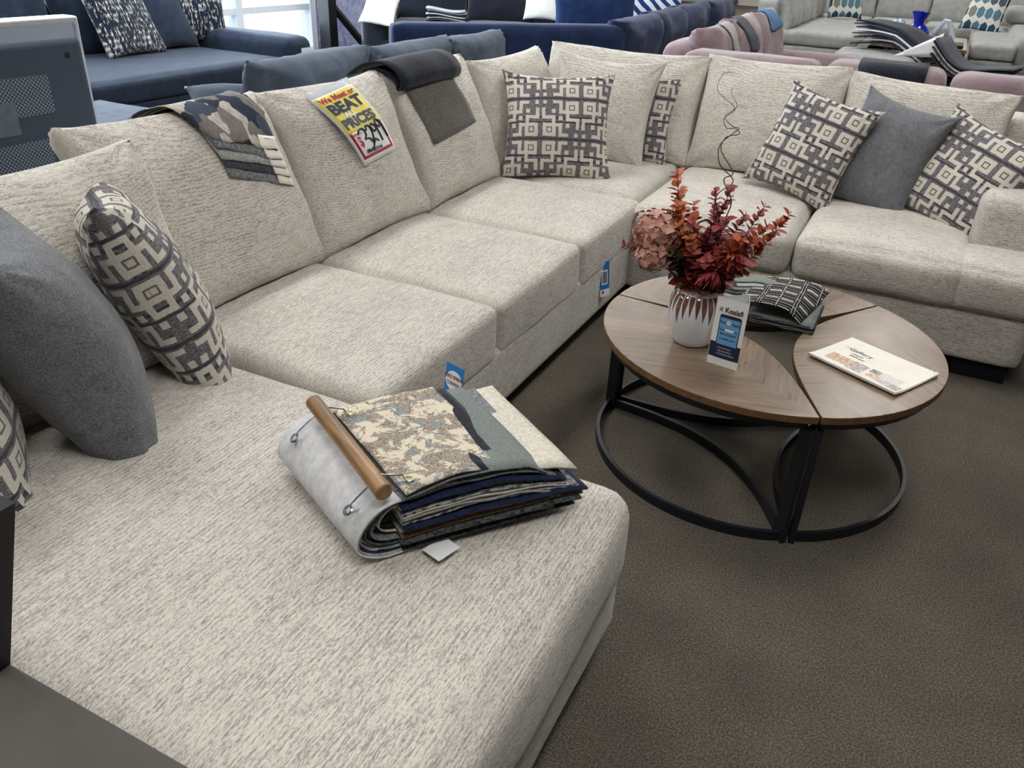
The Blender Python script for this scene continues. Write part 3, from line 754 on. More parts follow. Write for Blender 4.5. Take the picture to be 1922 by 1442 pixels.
# ============================================================ CATALOGUE
def catalogue():
    A, Bq = V((-0.135, 2.345)), V((0.118, 2.212))
    x = (Bq-A).normalized(); t = thing('catalogue', 'folded white furniture catalogue lying on the right petal table', 'magazine', (A.x, A.y, TT), math.atan2(x.y, x.x))
    L, D = (Bq-A).length, 0.225
    def sheet(name, z, dx, dy, th, mat, cur=0.0, w=L, d=D):
        vs = []; fs = []; n = 10
        for k in (0, 1):
            for i in range(n+1):
                for j in range(n+1):
                    u, v = i/n, j/n
                    zz = z + 0.006*math.exp(-v*9) + cur*(u**6)*(v**3) + (th if k else 0)
                    vs.append(V((dx+u*w, dy+v*d, zz)))
        N = (n+1)**2; I = lambda k, i, j: k*N+i*(n+1)+j
        for i in range(n):
            for j in range(n):
                fs.append((I(1, i, j), I(1, i+1, j), I(1, i+1, j+1), I(1, i, j+1))); fs.append((I(0, i, j), I(0, i, j+1), I(0, i+1, j+1), I(0, i+1, j)))
        for i in range(n):
            fs += [(I(0, i, 0), I(0, i+1, 0), I(1, i+1, 0), I(1, i, 0)), (I(0, i+1, n), I(0, i, n), I(1, i, n), I(1, i+1, n)), (I(0, 0, i+1), I(0, 0, i), I(1, 0, i), I(1, 0, i+1)), (I(0, n, i), I(0, n, i+1), I(1, n, i+1), I(1, n, i))]
        return mesh(name, vs, fs, mat, t, False)
    for i in range(4): sheet('page', 0.0006+i*0.0019, (i % 3)*0.0012, -0.001*(i % 2), 0.0013, M['white_paper'], 0.006 if i == 2 else 0.0)
    zc = lambda x_, y_: 0.0084+0.006*math.exp(-y_/D*9)+0.004*((x_/L)**6)*((y_/D)**3)
    sheet('cover', 0.0078, 0.0, 0.0, 0.0005, M['cream_paper'], 0.004)
    pic = [(0.035, 0.030, 0.072, 0.052, (150, 104, 72), (214, 190, 160)), (0.108, 0.022, 0.050, 0.062, (110, 80, 84), (206, 196, 190)),
           (0.165, 0.060, 0.032, 0.026, (52, 56, 72), (170, 168, 172)), (0.199, 0.050, 0.062, 0.042, (196, 186, 184), (222, 216, 212)),
           (0.172, 0.028, 0.036, 0.028, (160, 106, 82), (226, 200, 180)), (0.210, 0.020, 0.034, 0.026, (168, 140, 130), (214, 202, 196)), (0.246, 0.012, 0.034, 0.034, (120, 104, 112), (204, 192, 190))]
    for i, (a, b, c, d, c1, c2) in enumerate(pic):
        m = MB(); n = 6
        vs = [V((a+c*u/n, b+d*v/n, zc(a+c*u/n, b+d*v/n)+0.0004)) for u in range(n+1) for v in range(n+1)]
        m.add(vs, [(u*(n+1)+v, (u+1)*(n+1)+v, (u+1)*(n+1)+v+1, u*(n+1)+v+1) for u in range(n) for v in range(n)])
        k = NT('room_photo', 0.4, 0.4); f = k.noise(k.tc(), 90, 3, 0.6); k.color(k.ramp(f, [(0.35, lin(*c1)), (0.6, lin(*c2))])); m.obj('printed_photo', k.m, t)
    def T(s, size, x_, y_, mat, bold=0.0, al='LEFT'): text_on('lettering', s, size, mat, t, lambda a, b: (x_+a, y_+b, zc(x_+a, y_+b)+0.0006), bold, al)
    T('The', 0.010, 0.030, 0.150, M['ink']); T('Gallery', 0.026, 0.046, 0.146, M['ink'], 0.0003)
    T('Home', 0.014, 0.072, 0.122, M['ink'], 0.0002); T('Delivery', 0.014, 0.072, 0.106, M['ink'], 0.0002)
    for i in range(4): T('--------------', 0.008, 0.118, 0.142-0.011*i, M['greyink'])
    for i in range(3): T('-----------', 0.008, 0.190, 0.165-0.012*i, M['greyink'])
    for i in range(2):
        m = MB(); m.tube([(L-0.012-0.01*i, D-0.01, 0.012), (L+0.001-0.012*i, D-0.004, 0.022+0.004*i)], [0.0012, 0.0003], 4); m.obj('torn_corner', M['white_paper'], t)
catalogue()

# ============================================================ WAVY SHEETS
def cloth(name, mat, parent, fn, nu=14, nv=8, th=0.0025):
    """thin sheet; fn(u, v) -> point for u, v in 0..1, solidified"""
    vs = [V(fn(i/nu, j/nv)) for i in range(nu+1) for j in range(nv+1)]
    fs = [(i*(nv+1)+j, (i+1)*(nv+1)+j, (i+1)*(nv+1)+j+1, i*(nv+1)+j+1) for i in range(nu) for j in range(nv)]
    o = mesh(name, vs, fs, mat, parent, True)
    s = o.modifiers.new('thick', 'SOLIDIFY'); s.thickness = th; s.offset = 0
    return o
def weave(name, a, b, scale=120, stretch=(1, 1, 1), rough=0.9):
    m = NT(name, rough, 0.15, 0.15); f = m.noise(m.mapping(m.tc(), stretch), scale, 3, 0.7)
    m.color(m.ramp(f, [(0.38, lin(*a)), (0.62, lin(*b))])); m.bump(f, 0.4, 0.002); return m.m
SW = {'grey': weave('swatch_grey', (92, 96, 100), (142, 146, 150)), 'lgrey': weave('swatch_light_grey', (140, 142, 142), (178, 178, 174)),
      'navy': weave('swatch_navy', (22, 28, 54), (38, 48, 80)), 'black': weave('swatch_black', (18, 20, 28), (40, 44, 54)),
      'taupe': weave('swatch_taupe', (92, 84, 76), (130, 120, 108)), 'cream': weave('swatch_cream', (196, 190, 176), (222, 216, 202)),
      'white': weave('swatch_white', (206, 206, 208), (226, 226, 228), 40), 'sage': weave('swatch_green_grey', (96, 103, 102), (140, 146, 142), 160, (1, 6, 1)),
      'boucle': weave('swatch_dark_boucle', (34, 38, 42), (96, 100, 102), 90), 'char': weave('swatch_charcoal', (48, 52, 60), (82, 86, 94)),
      'brown': weave('swatch_brown_grey', (84, 81, 77), (112, 108, 103), 130), 'tan': weave('swatch_tan', (120, 98, 70), (160, 134, 100)),
      'plaid': weave('swatch_streaked', (40, 44, 60), (186, 184, 180), 60, (1, 5, 1))}
def paisley_mat():
    m = NT('swatch_ornate', 0.9, 0.15); co = m.tc()
    f = m.noise(co, 21, 6, 0.78, 0.5); g = m.noise(co, 210, 2, 0.6, 3.0); h = m.noise(co, 24, 2, 0.5)
    pat = m.ramp(g, [(0.42, lin(92, 78, 74)), (0.58, lin(188, 178, 162))]); bl = m.ramp(g, [(0.4, lin(92, 110, 118)), (0.6, lin(160, 168, 166))])
    pat = m.mix(m.math('GREATER_THAN', h, 0.6), pat, bl)
    m.color(m.mix(m.math('GREATER_THAN', f, 0.485), lin(214, 204, 184), pat)); m.bump(g, 0.3, 0.001); return m.m
def geo_mat():
    """black ground with cream bars and lines"""
    m = NT('swatch_black_white_bars', 0.9, 0.15); s = m.new('ShaderNodeSeparateXYZ'); m.l.new(m.tc(), s.inputs[0])
    x, y = m.math('PINGPONG', s.outputs[0], 0.055), m.math('PINGPONG', s.outputs[1], 0.04)
    d = rect_union(m, x, y, [(0.030, 0.004, 0.020, 0.0032), (0.004, 0.02, 0.0009, 0.02), (0.03, 0.0385, 0.03, 0.0008), (0.03, 0.019, 0.024, 0.0009), (0.0545, 0.02, 0.0007, 0.02)])
    fac = m.math('LESS_THAN', d, 0.0)
    m.color(m.mix(fac, lin(20, 22, 32), m.ramp(m.noise(m.tc(), 200, 2), [(0.3, lin(176, 170, 158)), (0.7, lin(214, 208, 196))]))); return m.m
def tri_mat():
    m = NT('swatch_triangles', 0.9, 0.15); v = m.new('ShaderNodeTexVoronoi'); v.inputs['Scale'].default_value = 14; v.distance = 'CHEBYCHEV'
    m.l.new(m.mapping(m.tc(), (1, 1, 0.6), (0, 0, 0), (0.6, 0, 0.7)), v.inputs['Vector'])
    s = m.new('ShaderNodeSeparateColor'); m.l.new(v.outputs['Color'], s.inputs[0])
    st = m.noise(m.mapping(m.tc(), (40, 300, 40)), 1.0, 2)
    a = m.ramp(s.outputs[0], [(0.0, lin(44, 50, 66)), (0.3, lin(128, 120, 114)), (0.5, lin(196, 190, 178)), (0.75, lin(70, 76, 92))], 'CONSTANT')
    m.color(m.mix(m.math('MULTIPLY', m.math('GREATER_THAN', st, 0.5), 0.35), a, lin(60, 64, 80))); return m.m
SW['ornate'] = paisley_mat(); SW['bars'] = geo_mat(); SW['tri'] = tri_mat()
def stack_on_table():
    t = thing('fabric_sample_pile', 'pile of grey folded fabric samples topped by a black and cream striped one', 'fabric samples', (-0.33, 2.66, TT))
    rnd = random.Random(3)
    for i in range(9):   # grey ribs fanned to the left
        x0 = -0.165; w_ = 0.22; z = 0.004+i*0.0062; y0 = -0.15+0.024*i
        def fn(u, v, z=z, y0=y0, i=i): return (x0+w_*u+0.004*math.sin(i*2), y0+(0.235-0.022*i)*v, z+0.020*math.sin(PI*min(1, u*1.05))**2*(i/9+0.3)*max(0, 1-abs(u-.75)*2.2)+0.003*mnoise.noise(V((u*3, v*3, i))))
        cloth('fabric_sheet', SW[['char', 'lgrey', 'grey', 'sage', 'lgrey', 'char', 'sage', 'lgrey', 'sage'][i]], t, fn, 14, 6, 0.0045)
    for i in range(5):
        def fn(u, v, i=i): return (-0.02+0.20*u+0.008*math.sin(i), -0.15+0.23*v, 0.004+i*0.0052+0.005*mnoise.noise(V((u*4, v*4, i+9))))
        cloth('fabric_sheet', SW[['grey', 'sage', 'black', 'grey', 'sage'][i]], t, fn, 10, 8, 0.003)
    def top(u, v):
        x, y = -0.075+0.215*u+0.05*v, -0.16+0.33*v
        return (x, y, 0.062+0.014*math.sin(PI*u)*(1-0.3*v)-0.030*max(0, u-.8)*5*(1-v*.6)+0.006*mnoise.noise(V((u*3, v*4, 2)))-0.014*v)
    cloth('top_fabric_sheet', SW['bars'], t, top, 16, 16, 0.003)['label'] = 'black and cream striped sample'
stack_on_table()

# ============================================================ SAMPLE BINDER ON THE CHAISE
def binder():
    ZB = 0.498
    X = V((0.5, 0.866)).normalized(); t = thing('fabric_sample_binder', 'thick binder of fabric samples with a wooden carrying bar, lying on the chaise', 'fabric samples', (-0.82, 1.02, ZB), math.atan2(X.y, X.x))
    rnd = random.Random(11)
    # nested sheets curling round the left and coming back below
    order = ['white', 'lgrey', 'navy', 'plaid', 'cream', 'char', 'taupe', 'grey', 'plaid', 'boucle', 'cream', 'black', 'taupe', 'grey']
    nC = len(order)
    for i, k in enumerate(order):
        f = i/(nC-1); rad = 1-f*0.72; cz = 0.060; wR = 0.088*rad; hR = 0.058*rad+0.002
        Lb = 0.08+rnd.uniform(-0.02, 0.05)+0.20*f; yo = rnd.uniform(-.012, .012)
        yw = 0.178-0.004*i
        def fn(u, v, i=i, wR=wR, hR=hR, Lb=Lb, yo=yo, yw=yw, f=f):
            y = (v-.5)*2*yw+yo
            if u < 0.62:
                a = PI*(u/0.62); x = 0.012-wR*math.sin(a)*(1-0.10*math.sin(a*2)); z = cz+hR*math.cos(a)
            else:
                s = (u-.62)/.38; x = 0.012+Lb*s; z = cz-hR+0.007*math.sin(s*5+i)*s
            z += 0.005*mnoise.noise(V((x*12, y*9, i*1.7)))*(0.4+f)
            x += 0.010*math.sin(y*14+i*.4)*f - 0.05*y
            return (x, y, max(0.003, z))
        o = cloth('fabric_sheet', SW[k], t, fn, 34, 8, 0.0028)
        if i == 0: o.name = 'white_backing_sheet'; o['label'] = 'smooth white backing sheet'
    # sheets lying to the right, lowest first: (reach, y0, y1, skew, colour)
    right = [('boucle', .39, 0), ('grey', .36, .01), ('taupe', .34, 0), ('boucle', .40, -.01), ('tan', .41, 0.0), ('cream', .33, .01), ('plaid', .36, 0), ('navy', .415, -.01), ('plaid', .40, 0), ('lgrey', .34, 0), ('cream', .375, .0),
             ('plaid', .37, 0), ('lgrey', .36, .01), ('navy', .37, 0), ('cream', .405, .015), ('grey', .355, .01)]
    nR = len(right)
    for i, (k, reach, dy) in enumerate(right):
        z0 = 0.006+i*0.0068; tilt = -0.16+0.07*(i/nR)
        def fn(u, v, i=i, z0=z0, reach=reach, dy=dy, tilt=tilt):
            x = 0.028+(reach-0.028)*u; y = -0.175+0.34*v+dy + tilt*0.45*x - 0.02*u
            x += tilt*-0.35*(v-.5)*0.3
            z = z0*(1-0.10*u) + (0.016*math.sin(PI*(u*1.15+.1))*math.exp(-v*1.5))*(i/nR) + 0.007*mnoise.noise(V((u*4, v*2, i*0.5)))*(0.3+i/nR) - 0.018*max(0, u-.85)*6*(1-v)*(i/nR)
            return (x, y, max(z, 0.003+0.0055*i*(1-0.2*u)))
        cloth('fabric_sheet', SW[k], t, fn, 22, 10, 0.0048)
    # two part-covering upper samples then the ornate one on top
    def mk(x1, z0, y0, y1, i, tilt):
        def fn(u, v):
            x = 0.032+(x1-0.032)*u; y = y0+(y1-y0)*v+tilt*x
            return (x, y, z0+0.018*math.sin(PI*(u*1.1+.08))*math.exp(-v*1.8)+0.003*mnoise.noise(V((u*5, v*3, i)))-0.022*max(0, u-.85)*6*(1-v)**2)
        return fn
    cloth('fabric_sheet', SW['sage'], t, mk(.325, .113, -.172, .165, 4, -.08), 20, 10, 0.003)
    cloth('fabric_sheet', SW['black'], t, mk(.285, .117, -.172, .165, 5, -.06), 20, 10, 0.003)
    cloth('top_fabric_sheet', SW['ornate'], t, mk(.262, .121, -.172, .170, 6, -.05), 24, 14, 0.003)['label'] = 'cream sample with ornate brown and blue pattern'
    # carrying bar and rings
    wood = NT('carrying_bar_wood', 0.35, 0.5); f = wood.noise(wood.mapping(wood.tc(), (30, 5, 30)), 1.0, 4, 0.6, 0.6); wood.color(wood.ramp(f, [(0.3, lin(92, 64, 38)), (0.55, lin(150, 112, 70)), (0.75, lin(176, 138, 92))]))
    m = MB(); m.tube([(-0.012, -0.178, 0.150), (-0.012, -0.176, 0.150), (-0.004, 0.172, 0.150), (-0.004, 0.174, 0.150)], [0.0145, 0.0165, 0.0165, 0.0145], 24)
    m.obj('carrying_bar', wood.m, t, True)
    chrome = plain('chrome_wire', (190, 192, 198), 0.22, 0.5, 1.0, var=0.02); brass = plain('brass_grommet', (196, 190, 150), 0.3, 0.5, 0.7)
    for y in (-0.138, 0.128):
        m = MB(); m.tube([(0.050, y-0.003, 0.128), (0.040, y-0.003, 0.146), (0.0, y, 0.160), (-0.045, y, 0.128), (-0.070, y, 0.108), (-0.066, y, 0.096), (-0.030, y+0.002, 0.10), (0.02, y+0.002, 0.110), (0.050, y+0.002, 0.120), (0.052, y-0.001, 0.130)], 0.0018, 8)
        m.obj('wire_ring', chrome, t, True)
        for (gx, gz, mt, tl) in ((0.055, 0.1335, brass, 0.1), (-0.066, 0.108, chrome, -0.75)):
            m = MB(); R_ = Matrix.Rotation(tl, 3, 'Y'); vs = []; fs = []; n1, n2 = 20, 6
            for a in range(n1):
                for b in range(n2):
                    A_, B_ = 2*PI*a/n1, 2*PI*b/n2; q = V(((0.0085+0.0028*math.cos(B_))*math.cos(A_), (0.0085+0.0028*math.cos(B_))*math.sin(A_), 0.0016*math.sin(B_)))
                    vs.append(R_ @ q + V((gx, y-.002, gz)))
                    fs.append((a*n2+b, ((a+1) % n1)*n2+b, ((a+1) % n1)*n2+(b+1) % n2, a*n2+(b+1) % n2))
            m.add(vs, fs); m.obj('grommet', mt, t, True)
    # paper tab sticking out below
    m = MB(); m.box((0.085, -0.205, 0.003), (0.055, 0.045, 0.001), 0, Matrix.Rotation(0.25, 3, 'Z')); m.obj('paper_tab', M['white_paper'], t)
binder()

# ============================================================ THINGS DRAPED OVER THE BACK CUSHIONS
from mathutils.bvhtree import BVHTree
def bvh_of(*names):
    vs, fs = [], []
    for n_ in names:
        o = bpy.data.objects[n_] if isinstance(n_, str) else n_; mw = parent_world(o); k = len(vs)
        vs += [mw @ v.co for v in o.data.vertices]; fs += [tuple(i+k for i in p.vertices) for p in o.data.polygons]
    return BVHTree.FromPolygons(vs, fs)
def draped(name, mat, parent, bv, c00, c10, c01, c11, off=0.004, nu=14, nv=14, th=0.002, fray=0.0, bend=1.0, seed=0):
    """c00 lower left, c10 lower right, c01 upper left, c11 upper right (world); follows the cushion surface"""
    c00, c10, c01, c11 = map(V, (c00, c10, c01, c11)); org = parent_world(parent).inverted() if parent else Matrix.Identity(4)
    def fn(u, v):
        p = (c00*(1-u)+c10*u)*(1-v)+(c01*(1-u)+c11*u)*v
        loc, nrm, _, _ = bv.find_nearest(p)
        q = loc+nrm*(off+fray*mnoise.noise(V((u*3, v*3, seed))))
        q = p.lerp(q, bend) if bend < 1 else q
        return org @ q
    return cloth(name, mat, parent, fn, nu, nv, th), fn
def cushion_samples():
    bv = bvh_of('back_cushion.001')
    kinds = ['brown', 'char', 'lgrey', 'grey', 'tri']; cols = ['grey', 'char', 'lgrey', 'grey', 'tri']
    lab = ['plain grey fabric sample, lowest of the fanned samples hung over the sofa cushion', 'dark grey fabric sample, second lowest of those hung over the sofa cushion', 'pale grey fabric sample in the middle of those hung over the sofa cushion', 'mid grey fabric sample just under the triangle patterned one on the cushion', 'triangle patterned fabric sample on top of those hung over the sofa cushion']
    for i in range(5):
        s = i*0.034; t = thing('fabric_sample', lab[i], 'fabric sample', (-1.9, 1.9, 0.99), 0, 'fabric samples hung over the left back cushion')
        c00, c10 = (-1.78, 1.77-i*.004, 0.845+s*1.0), (-1.76, 2.035-i*.004, 0.765+s*1.0)
        c01, c11 = (-2.10, 1.76-i*.022, 1.02), (-2.14, 2.03, 1.02)
        o, fn = draped('cloth_sheet', SW[cols[i]], t, bv, c00, c10, c01, c11, 0.005+i*0.0045, 12, 18, 0.002, 0.004, seed=i)
        # stapled paper label near the lower right corner
        def lf(u, v, fn=fn): q = V(fn(0.74+0.27*u, 0.005+0.15*v)); return q+V((0.0035, 0, 0.0015))
        cloth('paper_label', M['cream_paper'], t, lf, 4, 4, 0.0006)
        m = MB(); a, b = V(lf(0.35, 0.75)), V(lf(0.65, 0.75)); m.tube([a+V((.0015, 0, .0008)), b+V((.0015, 0, .0008))], 0.0007, 5); m.obj('staple', M['greyink'], t)
cushion_samples()
def price_sign():
    bv = bvh_of('back_cushion.002')
    t = thing('price_sign', 'yellow and red laminated price sign on the middle back cushion', 'sign', (-1.85, 2.4, 0.9))
    # a gently bowed card resting on the cushion: own frame, u to the right, v up
    LL, LR, UL, UR = V((-1.762, 2.372, 0.755)), V((-1.775, 2.585, 0.770)), V((-1.892, 2.262, 0.972)), V((-1.915, 2.515, 0.995))
    inv = parent_world(t).inverted()
    # best-fit: same size, no twist, bowed along v
    nrm = (LR-LL).cross(UL-LL).normalized()
    if nrm.x < 0: nrm = -nrm
    def P(u, v, k=0.0):
        p = (LL*(1-u)+LR*u)*(1-v)+(UL*(1-u)+UR*u)*v
        return inv @ (p + nrm*(0.012+k+0.022*math.sin(PI*min(1, max(0, v)))))
    def patch(name, mat, u0, u1, v0, v1, k, nu=6, nv=16, th=0.0008, fn=None):
        return cloth(name, mat, t, fn or (lambda u, v: P(u0+(u1-u0)*u, v0+(v1-v0)*v, k)), nu, nv, th)
    film = NT('clear_sleeve', 0.12, 0.5); film.b.inputs['Base Color'].default_value = (0.80, 0.85, 0.93, 1); film.b.inputs['Alpha'].default_value = 0.55
    patch('plastic_sleeve', film.m, -0.03, 1.03, -0.02, 1.10, -0.0015)
    patch('card', M['white_paper'], 0, 1, 0, 1, 0.0)
    patch('yellow_panel', M['yellow'], 0.02, 0.98, 0.40, 0.985, 0.0012)
    patch('inner_white_panel', M['white_paper'], 0.10, 0.90, 0.08, 0.42, 0.0020)
    patch('red_border', M['red'], 0.04, 0.96, 0.045, 0.42, 0.0014)
    W_, Hh = 0.235, 0.262
    def T(s, size, cx, cy, mat, k, bold=0.0, sx=1.0, rot=0.0, sy=1.0, shear=0.0, fit=None):
        c_, s_ = math.cos(rot), math.sin(rot)
        text_on('lettering', s, size, mat, t, lambda a, b: P(cx+(a*c_-b*sy*s_)/W_, cy+(a*s_+b*sy*c_)/Hh, k), bold, 'CENTER', sx, shear, (fit[0]*W_, fit[1]*Hh) if fit else None)
    T('We Meet or', 0.043, 0.50, 0.925, M['red'], 0.0030, 0.0014, fit=(0.86, 0.085))
    T('BEAT', 0.086, 0.50, 0.780, M['navyink'], 0.0030, 0.0040, fit=(0.84, 0.165))
    T('PRICES', 0.066, 0.50, 0.545, M['navyink'], 0.0030, 0.0032, fit=(0.84, 0.150))
    T('ALL', 0.044, 0.42, 0.660, M['white_paper'], 0.0042, 0.0016, fit=(0.30, 0.075))
    T('OUR PRICE', 0.012, 0.20, 0.375, M['red'], 0.0030, 0.0003)
    T('$', 0.050, 0.19, 0.27, M['red'], 0.0034, 0.0012)
    T('Age. Sectional', 0.022, 0.42, 0.115, M['ink'], 0.0034, 0.0004, 0.9, 0.0, 1.0, 0.2)
    # hand written 3299 as marker strokes
    def stroke(pts): 
        m = MB(); q = []
        for i in range(len(pts)-1):
            p0, p1, p2, p3 = [V(pts[max(0, min(len(pts)-1, j))]) for j in (i-1, i, i+1, i+2)]
            for k in range(6): s = k/6; q.append(0.5*((2*p1)+(p2-p0)*s+(2*p0-5*p1+4*p2-p3)*s*s+(3*p1-p0-3*p2+p3)*s**3))
        q.append(V(pts[-1])); m.tube([P(a.x, a.y-0.03, 0.0048) for a in q], 0.0034, 6); m.obj('marker_stroke', M['ink'], t, True)
    stroke([(0.22, 0.40), (0.30, 0.45), (0.40, 0.44), (0.40, 0.36), (0.33, 0.31), (0.43, 0.30), (0.48, 0.22), (0.38, 0.15), (0.24, 0.17)])
    stroke([(0.46, 0.40), (0.50, 0.46), (0.58, 0.44), (0.57, 0.34), (0.49, 0.22), (0.56, 0.26), (0.63, 0.22)])
    stroke([(0.72, 0.42), (0.66, 0.46), (0.61, 0.41), (0.65, 0.35), (0.72, 0.38), (0.74, 0.44), (0.74, 0.33), (0.74, 0.20)])
    stroke([(0.88, 0.44), (0.83, 0.49), (0.77, 0.44), (0.80, 0.38), (0.87, 0.40), (0.90, 0.46), (0.91, 0.34), (0.92, 0.22)])
price_sign()
def grey_drape():
    bv = bvh_of('back_cushion.003')
    t = thing('folded_fabric', 'dark grey folded fabric hung over the top of the back cushion by the corner', 'fabric', (-1.9, 3.05, 0.95))
    o, fn = draped('hanging_layer', SW['brown'], t, bv, (-1.77, 2.89, 0.735), (-1.77, 3.26, 0.775), (-1.96, 2.86, 1.01), (-1.97, 3.17, 1.03), 0.006, 12, 14, 0.002, 0.002)
    o['label'] = 'grey brown lower layer'
    inv = parent_world(t).inverted()
    # thick doubled roll of near black cloth lying along the cushion top
    prof = [(-2.12, 0.965), (-2.05, 1.012), (-1.97, 1.030), (-1.90, 1.012), (-1.862, 0.972), (-1.868, 0.940), (-1.885, 0.935), (-1.893, 0.955), (-1.925, 0.985), (-1.99, 1.004), (-2.06, 0.985)]
    def roll(u, v):
        k = u*(len(prof)-1); i = min(int(k), len(prof)-2); f = k-i
        p0, p1, p2, p3 = [V(prof[max(0, min(len(prof)-1, j))]) for j in (i-1, i, i+1, i+2)]
        q = 0.5*((2*p1)+(p2-p0)*f+(2*p0-5*p1+4*p2-p3)*f*f+(3*p1-p0-3*p2+p3)*f**3)
        w2 = 0.008*mnoise.noise(V((u*3, v*3, 1)))
        return inv @ V((q.x + 0.02*(v-.5)+w2, 2.79+0.43*v+(0.02*u), q.y+0.012+0.010*v+w2))
    cloth('rolled_layer', SW['black'], t, roll, 40, 8, 0.008)['label'] = 'near black rolled upper layer'
grey_drape()
# blue hang tags of the seat cushions
def hang_tag(label, org, rz, lean, wd, ht, txt, variant):
    t = thing('hang_tag', label, 'tag', org, rz); t.rotation_euler = (lean, 0, rz)
    m = MB(); m.box((0, 0, ht/2), (wd, 0.0012, ht)); m.obj('card', M['tagblue'], t)
    if variant:
        m = MB(); m.add([V((wd*0.46*math.cos(a*PI/12), -0.0011, ht*0.52+ht*0.30*math.sin(a*PI/12))) for a in range(24)], [tuple(range(24))]); m.obj('white_oval', M['white_paper'], t)
    else:
        m = MB(); m.box((0, -0.0009, ht*0.55), (wd*0.6, 0.0006, ht*0.42)); m.obj('white_panel', M['white_paper'], t)
        m = MB(); m.box((0, -0.0013, ht*0.55), (wd*0.45, 0.0006, ht*0.34)); m.obj('grey_picture', M['greyink'], t)
        m = MB(); m.box((0, -0.0009, ht*0.10), (wd, 0.0006, ht*0.20)); m.obj('lower_white_panel', M['white_paper'], t)
        m = MB(); m.box((-wd*0.2, -0.0013, ht*0.12), (wd*0.2, 0.0006, ht*0.09)); m.obj('red_mark', M['red'], t)
    for i, s in enumerate(txt): text_on('lettering', s, wd*0.21, M['maroon'], t, lambda a, b, i=i: (a, -0.0018, ht*(0.62-0.19*i)+b), 0.0003, 'CENTER', 0.82)
hang_tag('blue square cushion tag standing up behind the fabric sample binder', (-0.862, 1.475, 0.505), -0.30, -0.15, 0.062, 0.085, ['AERO SPRING', 'CUSHION'], True)
hang_tag('blue and white tag hanging from the sofa front beside the coffee table', (-1.035, 3.06, 0.165), 1.15, -0.12, 0.055, 0.15, [], False)

# ============================================================ FURNITURE AROUND AND BEHIND
def vm(name, a, b, sheen=0.12, scale=9): return velvet(name, a, b, scale, sheen, 300, 0.1)
M['slate'] = vm('slate_velvet', (38, 48, 64), (56, 68, 86)); M['charcoal'] = vm('charcoal_blue_velvet', (26, 36, 52), (42, 54, 72))
M['navy'] = vm('navy_corduroy', (20, 32, 60), (34, 50, 86)); M['blackv'] = vm('black_velvet', (12, 15, 26), (22, 26, 40), 0.3)
M['bluegrey'] = vm('blue_grey_velvet', (60, 71, 86), (86, 97, 111)); M['mauve'] = vm('mauve_velvet', (126, 106, 110), (160, 140, 144), 0.35, 7)
M['lightgrey'] = vm('light_grey_fabric', (146, 146, 144), (172, 172, 168), 0.2); M['creamleather'] = plain('cream_upholstery', (208, 202, 176), 0.7, 0.3, var=0.05)
M['fur'] = weave('white_fur', (196, 194, 190), (238, 236, 230), 90, (3, 1, 1))
M['tanfloor'] = plain('beige_floor', (176, 164, 146), 0.8, 0.2, var=0.08, scale=8)
def lsoft(name, t, w, d, h, mat, x, y, z, **k):
    """upholstered box in the thing's local frame, front towards local -y"""
    vs, fs = rbox(w, d, h, k.pop('r', 0.05), **k); o = mesh(name, vs, fs, mat, t); o.location = (x, y, z); return o
def lpillow(name, t, w, h, th, mat, x, y, z, lean=0.2, yaw=0.0, **k):
    vs, fs = pillow_mesh(w, h, th, **k); o = mesh(name, vs, fs, mat, t)
    o.location = (x, y, z+h/2*math.cos(lean)); o.rotation_euler = (PI/2-lean, 0, yaw); return o
def bg_sofa(name, label, loc, rz, width, mat, depth=0.95, seat=0.44, back=0.88, nseat=3, arms='LR', arm_h=0.62, arm_w=0.22, cushion_t=0.24, frame_z=0.78, bench=False, tall=0.0, group=None, feet=True, n=12):
    t = thing(name, label, 'sofa', loc, rz, group)
    aw = arm_w; x0 = -width/2+(aw if 'L' in arms else 0); x1 = width/2-(aw if 'R' in arms else 0)
    lsoft('base', t, width, depth, seat-0.16-0.06, mat, 0, 0, 0.06, r=0.03, wob=0.002, n=8)
    lsoft('back_frame', t, width, 0.22, frame_z-0.06, mat, 0, depth/2-0.11, 0.06, r=0.06, wob=0.004, n=10)
    ns = 1 if bench else nseat
    for i in range(ns):
        a = x0+(x1-x0)*i/ns; b = x0+(x1-x0)*(i+1)/ns
        lsoft('seat_cushion', t, b-a-0.008, depth-0.18, 0.18, mat, (a+b)/2, -0.09, seat-0.17, r=0.05, crown=0.02, front=0.015, seed=i, n=n)
    if back > frame_z:
        for i in range(nseat):
            a = x0+(x1-x0)*i/nseat; b = x0+(x1-x0)*(i+1)/nseat
            lpillow('back_cushion', t, b-a+0.02, back-seat+0.03, cushion_t, mat, (a+b)/2, depth/2-0.27, seat-0.02, 0.16, pinch=0.04, pw=0.26, wrk=0.012, n=16, seed=i*1.7+width)
    for s, c in ((-1, 'L'), (1, 'R')):
        if c in arms: lsoft('armrest', t, aw, depth, arm_h-0.06, mat, s*(width/2-aw/2), 0, 0.06, r=0.09, crown=0.01, seed=s, n=n)
    if feet:
        for sx in (-1, 1):
            for sy in (-1, 1):
                m = MB(); m.box((sx*(width/2-0.08), sy*(depth/2-0.08), 0.035), (0.08, 0.08, 0.07)); m.obj('leg', M['black'], t)
    return t
